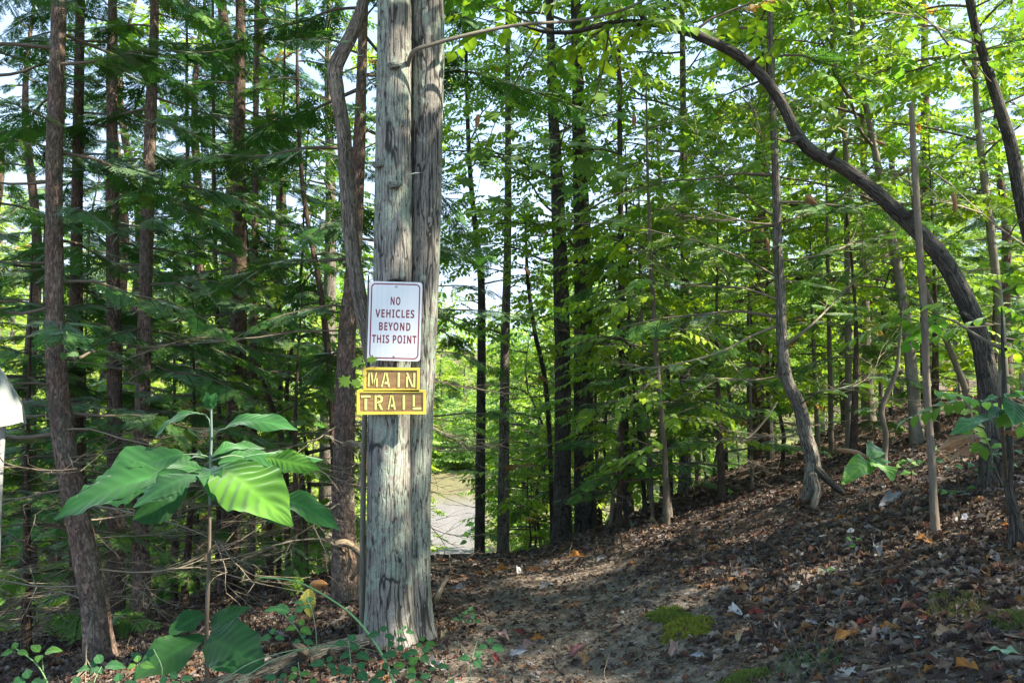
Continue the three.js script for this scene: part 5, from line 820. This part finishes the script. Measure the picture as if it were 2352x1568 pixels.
// ---------------------------------------------------------------- moss and grass
const mossMat = plain(0.13, 0.17, 0.025, 1), mossTuft = leafMat(1, 1, 1, 0.3);
function moss(label, cx, cy, wpx, hpx, col, seed, lift = 0.012) {
  const c = ground(cx, cy), e = ground(cx + wpx / 2, cy), f = ground(cx, cy - hpx / 2), rx = Math.abs(e.x - c.x), rz = Math.max(0.05, Math.abs(f.z - c.z)), o = thing('moss_patch', label, 'moss', c), pos = [], idx = [], r = rng(seed), N = 20, R = 48;
  for (let i = 0; i <= N; i++) for (let j = 0; j < R; j++) { const a = j / R * 6.2832, k = i / N, edge = 1 + 0.7 * (vnoise(a * 1.6, seed, 3, 10) - 0.5) + 0.6 * (vnoise(a * 5, seed, 4, 31) - 0.5), x = c.x + Math.cos(a) * rx * k * edge, z = c.z + Math.sin(a) * rz * k * edge; pos.push(x, groundY(x, z) + lift * (1 - k * k * k) * (0.6 + 0.8 * vnoise(x * 30, z * 30, 7)) + 0.006 - 0.02 * (k > 0.97), z); }
  for (let i = 0; i < N; i++) for (let j = 0; j < R; j++) { const a = i * R + j, b = i * R + (j + 1) % R; idx.push(a, b, a + R, b, b + R, a + R); }
  const m = mossMat.clone(); m.color.setRGB(...col); part('mat', geoFrom(pos, idx), m, o);
  const ms = [], cs = []; for (let i = 0; i < 2600; i++) { const a = r() * 6.28, k = Math.sqrt(r()) * 0.98, edge = 1 + 0.7 * (vnoise(a * 1.6, seed, 3, 10) - 0.5) + 0.6 * (vnoise(a * 5, seed, 4, 31) - 0.5), x = c.x + Math.cos(a) * rx * k * edge, z = c.z + Math.sin(a) * rz * k * edge, s = 0.012 + 0.012 * r(); ms.push(frame(V(x, groundY(x, z) + lift * (1 - k * k * k) * (0.6 + 0.8 * vnoise(x * 30, z * 30, 7)), z), V(r() - 0.5, 0.4 + r(), r() - 0.5), V(r() - 0.5, 0.3, r() - 0.5), s, s, s * 1.4)); const q = 0.6 + 0.9 * r(); cs.push(C(col[0] * q, col[1] * q, col[2] * q)); }
  inst('tufts', sprigFar[0], mossTuft, ms, cs, o);
}
moss('bright yellow-green moss cushion in the sun on the trail, by the white curled leaf', 1572, 1446, 130, 34, [0.19, 0.21, 0.02], 3);
moss('duller green moss cushion just behind the sunlit one', 1532, 1420, 92, 26, [0.12, 0.16, 0.02], 5);
moss('faint moss patch at the foot of the slope near the corner', 2190, 1395, 150, 50, [0.13, 0.13, 0.04], 7, 0.006);
moss('moss band low on the slope beside the second long stick', 2330, 1425, 130, 24, [0.11, 0.13, 0.03], 9, 0.006);
moss('moss spread at the bottom of the picture on the trail edge', 1700, 1578, 170, 34, [0.13, 0.17, 0.03], 11, 0.008);
{
  const bl = (() => { const pos = [], idx = []; for (let i = 0; i <= 5; i++) { const t = i / 5, w = 0.022 * (1 - t * t); pos.push(-w, t - 0.25 * t * t, 0.5 * t * t, w, t - 0.25 * t * t, 0.5 * t * t); if (i) { const a = (i - 1) * 2; idx.push(a, a + 1, a + 2, a + 1, a + 3, a + 2); } } return geoFrom(pos, idx); })(), r = rng(345);
  for (const [label, x, y, n, s, spread] of [['tuft of thin grass blades at the bottom of the slope', 1850, 1552, 46, 0.12, 0.16], ['short grass wisps on the trail edge by the bramble', 1030, 1500, 60, 0.05, 0.25], ['grass wisps in front of the signed trunk', 1010, 1560, 60, 0.06, 0.25]]) { const c = ground(x, y), o = thing('grass_tuft', label, 'grass', c), ms = [], cs = []; for (let i = 0; i < n; i++) { const px = c.x + (r() - 0.5) * spread * 2, pz = c.z + (r() - 0.5) * spread, a = r() * 6.28, k = s * (0.6 + 0.9 * r()); ms.push(new THREE.Matrix4().compose(V(px, groundY(px, pz) - 0.003, pz), new THREE.Quaternion().setFromEuler(new THREE.Euler((r() - 0.5) * 0.6, a, (r() - 0.5) * 0.6)), V(k * 0.8, k, k))); const q = 0.7 + 0.6 * r(); cs.push(C(0.07 * q, 0.17 * q, 0.04 * q)); } inst('blades', bl, broadLeaf, ms, cs, o); }
}

// ---------------------------------------------------------------- fallen leaves: the ones that stand out, one by one
const PAPER = { white: leafGreen(0.6, 0.6, 0.6, 0.15) }; Object.assign(LM, PAPER);
const fallen = [
  [1690, 1420, 46, 'white', 'silvery white curled leaf standing out beside the sunlit moss', 'obovate', 0.6], [1550, 1506, 46, 'pink', 'pale pink curled leaf in front of the thick grey stick', 'ovate', 0.5], [1383, 1290, 26, 'grey', 'grey upright leaf at the foot of the bank by an orange leaf', 'ovate', 0.6],
  [1052, 1362, 34, 'grey', 'pale bluish leaf on the trail near the root stub', 'oak', 0.5], [1194, 1322, 32, 'white', 'whitish leaf standing on edge amid orange leaves on the trail', 'ovate', 0.7], [1322, 1288, 44, 'orange', 'broad orange-brown leaf at the foot of the bank', 'obovate', 0.3], [1150, 1318, 40, 'orange', 'rust-orange leaf lying before the trail crest', 'obovate', 0.3], [1226, 1318, 40, 'brown', 'brown leaf beside the whitish leaf on edge', 'obovate', 0.3],
  [1098, 1326, 26, 'orange', 'ochre leaf near the crest of the trail', 'ovate', 0.4], [1254, 1354, 36, 'pale', 'pale tan crumpled leaf mid-trail', 'oak', 0.5], [1252, 1306, 30, 'grey', 'bluish-grey leaf behind the brown leaf by the crest', 'oak', 0.4],
  [1625, 1356, 34, 'brown', 'red-brown leaf tilted up on the lower slope', 'ovate', 0.5], [1704, 1368, 42, 'brown', 'flat brown leaf above the white curled leaf', 'ovate', 0.2], [2046, 1456, 54, 'orange', 'largest orange-brown leaf on the lower slope', 'ovate', 0.2], [1944, 1480, 48, 'orange', 'orange-brown leaf left of the largest one', 'ovate', 0.15], [2010, 1470, 40, 'pink', 'pinkish leaf touching the largest orange-brown leaf', 'ovate', 0.3],
  [2168, 1472, 52, 'tan', 'tan lobed leaf low on the slope', 'oak', 0.3], [2308, 1512, 66, 'palegreen', 'long pale green leaf in the corner of the slope', 'long', 0.1], [2222, 1560, 60, 'orange', 'big rust-orange leaf cut by the bottom of the picture', 'obovate', 0.4], [2176, 1548, 56, 'dark', 'dark brown leaf beside the big rust-orange one', 'obovate', 0.3], [2122, 1254, 46, 'orange', 'orange-brown leaf halfway up the slope below the pale torn leaf', 'ovate', 0.2],
  [2016, 1276, 76, 'grey', 'long grey leaf curling at its edges on the slope', 'long', 0.5], [1990, 1288, 40, 'brown', 'brown leaf partly under the long grey leaf', 'ovate', 0.2], [1757, 1234, 18, 'red', 'small bright red leaf on the slope', 'ovate', 0.2], [1846, 1412, 22, 'red', 'deep red leaf low on the slope right of the white curled leaf', 'ovate', 0.4], [1738, 1416, 40, 'red', 'red-brown leaf next to the white curled leaf', 'oak', 0.4],
  [1668, 1480, 42, 'brown', 'red-brown curled leaf above the grey stick', 'oak', 0.5], [1700, 1476, 34, 'tan', 'tan leaf above the grey stick', 'ovate', 0.4], [1602, 1518, 34, 'grey', 'grey leaf beside the pale pink one', 'ovate', 0.3], [1344, 1524, 64, 'brown', 'broad brown leaf flat on the bare trail', 'oak', 0.15], [2142, 1330, 34, 'pink', 'pale pink leaf on the mossy part of the slope', 'ovate', 0.3], [1912, 1318, 26, 'white', 'white narrow leaf on the slope', 'long', 0.3],
  [1194, 1468, 32, 'red', 'crimson leaf on the trail edge of the sun streak', 'oak', 0.4], [1152, 1470, 36, 'pink', 'pink leaf next to the crimson one', 'ovate', 0.3], [1234, 1478, 34, 'orange', 'orange leaf at the edge of the sun streak', 'oak', 0.4], [1002, 1540, 60, 'pale', 'pale sunlit leaf among the brambles before the trunk', 'oak', 0.4], [1210, 1498, 44, 'pink', 'dusty pink folded leaf on the bare trail', 'ovate', 0.4], [1190, 1514, 42, 'grey', 'dull grey leaf flat on the bare trail', 'ovate', 0.2],
  [1326, 1506, 44, 'purple', 'dark purple leaf behind the broad brown one', 'ovate', 0.3], [1200, 1548, 32, 'orange', 'small rust leaf at the bottom of the trail', 'round', 0.3], [1136, 1524, 30, 'red', 'dark red leaf near the brambles', 'ovate', 0.4], [1026, 1492, 34, 'purple', 'purple leaf in front of the trunk', 'oak', 0.4], [1318, 1400, 40, 'brown', 'orange-brown leaf left of the moss cushions', 'oak', 0.3], [1240, 1554, 40, 'pink', 'mauve leaf at the picture bottom on the trail', 'ovate', 0.2],
  [2048, 1158, 94, 'grey', 'long curled grey strip lying on the dark branch', 'long', 0.45], [2214, 1208, 44, 'white', 'pale torn leaf standing out on the upper slope', 'oak', 0.3], [1456, 1214, 40, 'grey', 'pale bluish leaf at the foot of the bank', 'ovate', 0.3], [1494, 1204, 34, 'tan', 'ochre leaf by the bluish leaf on the bank', 'ovate', 0.3], [1020, 1466, 40, 'tan', 'tan leaf tucked against the root of the signed trunk', 'long', 0.3], [2312, 1220, 20, 'orange', 'bright orange leaf by the mossy border trunk', 'round', 0.2], [870, 1362, 30, 'white', 'whitish leaf on the ground left of the signed trunk', 'ovate', 0.5], [630, 1536, 26, 'pink', 'pinkish leaf under the low brambles', 'ovate', 0.4],
];
fallen.forEach(([x, y, s, m, label, shape, curl], i) => {
  const c = ground(x, y), d = -c.z, L = s * d / FOCAL * 1.05, a = hash(i, 7, 3) * 6.28, o = thing('fallen_leaf', label, 'leaf', c), dx = Math.cos(a) * L / 2 * (Math.abs(Math.cos(a)) > 0.3 ? 1 : 1.2), dz = Math.sin(a) * L / 2;
  const p = (x, z, h) => V(x, groundY(x, z) + h, z); const b = p(c.x - dx, c.z - dz, 0.012), t = p(c.x + dx, c.z + dz, 0.02 + 0.02 * hash(i, 1, 1)), n = V((hash(i, 2, 2) - 0.5) * 0.5, 1, 0.1 + 0.7 * hash(i, 3, 3));
  part('blade', bladeGeo(b, t, L * (shape === 'long' ? 0.34 : 0.58), n, { shape, curl, arch: 0.06, wave: 0.13, torn: 0.4, seed: i * 5 + 1, nL: 18, nW: 6, ripple: 0.01 }), LM[m], o); const st = tube([b, b.clone().add(V(-dx * 0.35, 0.008, -dz * 0.35))], [0.0018, 0.0012], { radial: 4, step: 0.02 }); part('stalk', st, M.deadTwig, o);
});
// ---------------------------------------------------------------- the rest of the litter
function litterGeo(kind, seed) {
  const g = kind === 'maple' ? null : bladeGeo(V(-0.5, 0, 0), V(0.5, 0, 0), kind === 'oak' ? 0.62 : 0.5, V(0, 1, 0), { shape: kind, arch: 0.08, fold: 0.2, wave: 0.1, curl: seed % 2 ? 0.5 : -0.35, nL: kind === 'oak' ? 12 : 6, nW: 2, seed, ripple: 0, torn: 0.3 });
  if (g) { g.deleteAttribute('color'); return g; }
  const m = new THREE.ShapeGeometry(mapleShape), p = m.attributes.position; for (let i = 0; i < p.count; i++) { const a = p.getX(i), b = p.getY(i) - 0.5; p.setXYZ(i, a, 0.45 * a * a + 0.3 * b * b * (b > 0 ? 1 : 0.3), b); } m.computeVertexNormals(); return m;
}
{
  const geos = [litterGeo('ovate', 1), litterGeo('ovate', 2), litterGeo('oak', 3), litterGeo('oak', 4), litterGeo('maple', 5)], ms = geos.map(() => []), cs = geos.map(() => []), r = rng(2024);
  const PAL = [[0.115, 0.075, 0.052, 9], [0.06, 0.04, 0.033, 10], [0.19, 0.14, 0.10, 7], [0.27, 0.22, 0.185, 3.5], [0.15, 0.075, 0.05, 4], [0.22, 0.115, 0.05, 1.8], [0.32, 0.15, 0.04, 0.5], [0.18, 0.045, 0.03, 0.35], [0.33, 0.3, 0.28, 1.2], [0.11, 0.085, 0.085, 4]], tot = PAL.reduce((a, q) => a + q[3], 0);
  const add = (x, z, s) => { let k = r() * tot, q = PAL[0]; for (const p of PAL) { if ((k -= p[3]) <= 0) { q = p; break; } } const f = 0.5 + 0.6 * r(), g = Math.floor(r() * geos.length), e = 0.06, nx = (groundY(x - e, z) - groundY(x + e, z)) / (2 * e), nz = (groundY(x, z - e) - groundY(x, z + e)) / (2 * e); ms[g].push(frame(V(x, groundY(x, z) + 0.004 + 0.014 * r(), z), V(Math.cos(k = r() * 6.28), (r() - 0.5) * 0.5 - nx * Math.cos(k) - nz * Math.sin(k), Math.sin(k)), V(nx + (r() - 0.5) * 0.9, 1, nz + (r() - 0.5) * 0.9), s, s, s * (0.8 + 0.5 * r()))); cs[g].push(C(q[0] * f, q[1] * f, q[2] * f)); };
  const spread = (n, dA, dB, keep, size) => { for (let i = 0; i < n; i++) { const d = Math.sqrt(lerp(dA * dA, dB * dB, r())), x = (r() - 0.5) * 1.5 * d, pm = pathMask(x, -d) * (1 - 0.7 * sstep(6, 8.5, d)); if (landform(x, -d) < -3.5 || r() < pm * keep) continue; add(x, -d, size() * (1 - 0.35 * pm)); } };
  spread(26000, 1.8, 5.5, 0.5, () => 0.038 + 0.055 * Math.pow(r(), 2)); spread(34000, 5.5, 10, 0.25, () => 0.045 + 0.055 * r() * r()); spread(30000, 10, 22, 0.5, () => 0.05 + 0.055 * r()); spread(44000, 1.8, 6.5, 0.15, () => 0.012 + 0.014 * r());
  const lm = leafMat(1, 1, 1, 0.18); const o = new THREE.Group(); o.name = 'leaf_litter'; o.userData = { kind: 'stuff', label: 'brown fallen leaves covering the forest floor', category: 'leaf litter' }; scene.add(o);
  geos.forEach((g, k) => inst('leaves', g, lm, ms[k], cs[k], o));
  const tw = [], chips = [], cc = []; for (let i = 0; i < 1500; i++) { const d = Math.sqrt(lerp(3.2, 120, r())), x = (r() - 0.5) * 1.5 * d, a = r() * 6.28, s = 0.08 + 0.2 * r() * r(); tw.push(frame(V(x, groundY(x, -d) + 0.012, -d), V(Math.cos(a), (r() - 0.5) * 0.25, Math.sin(a)), UPV, s)); }
  const t = new THREE.Group(); t.name = 'twig_litter'; t.userData = { kind: 'stuff', label: 'small dead twigs scattered over the leaf litter', category: 'twigs' }; scene.add(t); inst('twigs', bareTwigs[1], M.deadTwig, tw, null, t);
  const st = new THREE.IcosahedronGeometry(0.5, 1); { const p = st.attributes.position; for (let i = 0; i < p.count; i++) { const k = 1 + 0.4 * (vnoise(p.getX(i) * 3 + 5, p.getY(i) * 3 + p.getZ(i) * 2.3, 9) - 0.5); p.setXYZ(i, p.getX(i) * k, p.getY(i) * k * 0.6, p.getZ(i) * k * 0.8); } st.computeVertexNormals(); }
  for (let i = 0; i < 9000; i++) { const d = Math.sqrt(lerp(3.2, 60, r())), x = (r() - 0.5) * 1.3 * d; if (r() > pathMask(x, -d)) continue; const s = 0.005 + 0.016 * r() * r() * r(), k = 0.6 + 0.7 * r(), a = r() * 6.28; chips.push(frame(V(x, groundY(x, -d) + s * 0.1, -d), V(Math.cos(a), 0.2 * (r() - 0.5), Math.sin(a)), UPV, s)); cc.push(C(0.26 * k, 0.24 * k, 0.21 * k)); }
  const gr = new THREE.Group(); gr.name = 'gravel'; gr.userData = { kind: 'stuff', label: 'small stones bedded in the bare trail', category: 'gravel' }; scene.add(gr); inst('stones', st, plain(1, 1, 1, 1), chips, cc, gr);
}
// ---------------------------------------------------------------- the white canopy at the picture border
{
  const D = 4.1, c = at(-62, 968, D), o = thing('canopy', 'pale grey cloth canopy on a white pole at the picture border', 'canopy', c), pos = [], idx = [], N = 64, R = 14, rad = 104 * D / FOCAL, H = 0.40, nF = 6;
  for (let i = 0; i <= R; i++) for (let j = 0; j <= N; j++) { const a = j / N * 6.2832 + 0.05, t = i / R, fold = Math.abs(Math.sin(a * nF / 2)), skirt = t > 0.72 ? (t - 0.72) / 0.28 : 0, u = Math.min(1, t / 0.72), rr = rad * (Math.pow(u, 0.72) * (1 - 0.1 * fold * u) + 0.04 * skirt + 0.03 * Math.sin(a * 9 + 2) * skirt) + 0.004 * Math.sin(a * 23) * u; pos.push(c.x + Math.cos(a) * rr, c.y + H * (1 - u) * 0.8 + H * 0.2 * (1 - skirt) - 0.02 * fold * skirt + 0.01 * (vnoise(a * 4, t * 6, 4) - 0.5), c.z + Math.sin(a) * rr); }
  for (let i = 0; i < R; i++) for (let j = 0; j < N; j++) { const a = i * (N + 1) + j, b = a + N + 1; idx.push(a, b, a + 1, a + 1, b, b + 1); }
  part('cloth', geoFrom(pos, idx), leafMat(0.27, 0.30, 0.29, 0.2), o);
  const p = at(-4, 968, D); part('pole', tube([at(4, 960, D), at(-4, 1100, D), (() => { const g = at(-16, 1400, D); g.y = groundY(g.x, g.z) - 0.1; return g; })()], [0.02, 0.019, 0.018], { radial: 14, step: 0.2 }), plain(0.26, 0.27, 0.27, 0.4), o);
  part('hem', tube(Array.from({ length: 33 }, (_, j) => { const k = (R * (N + 1) + j * 2) * 3; return V(pos[k], pos[k + 1], pos[k + 2]); }), Array(33).fill(0.0035), { radial: 5, step: 0.03 }), plain(0.26, 0.28, 0.28, 0.8), o);
}

renderer.render(scene, camera);
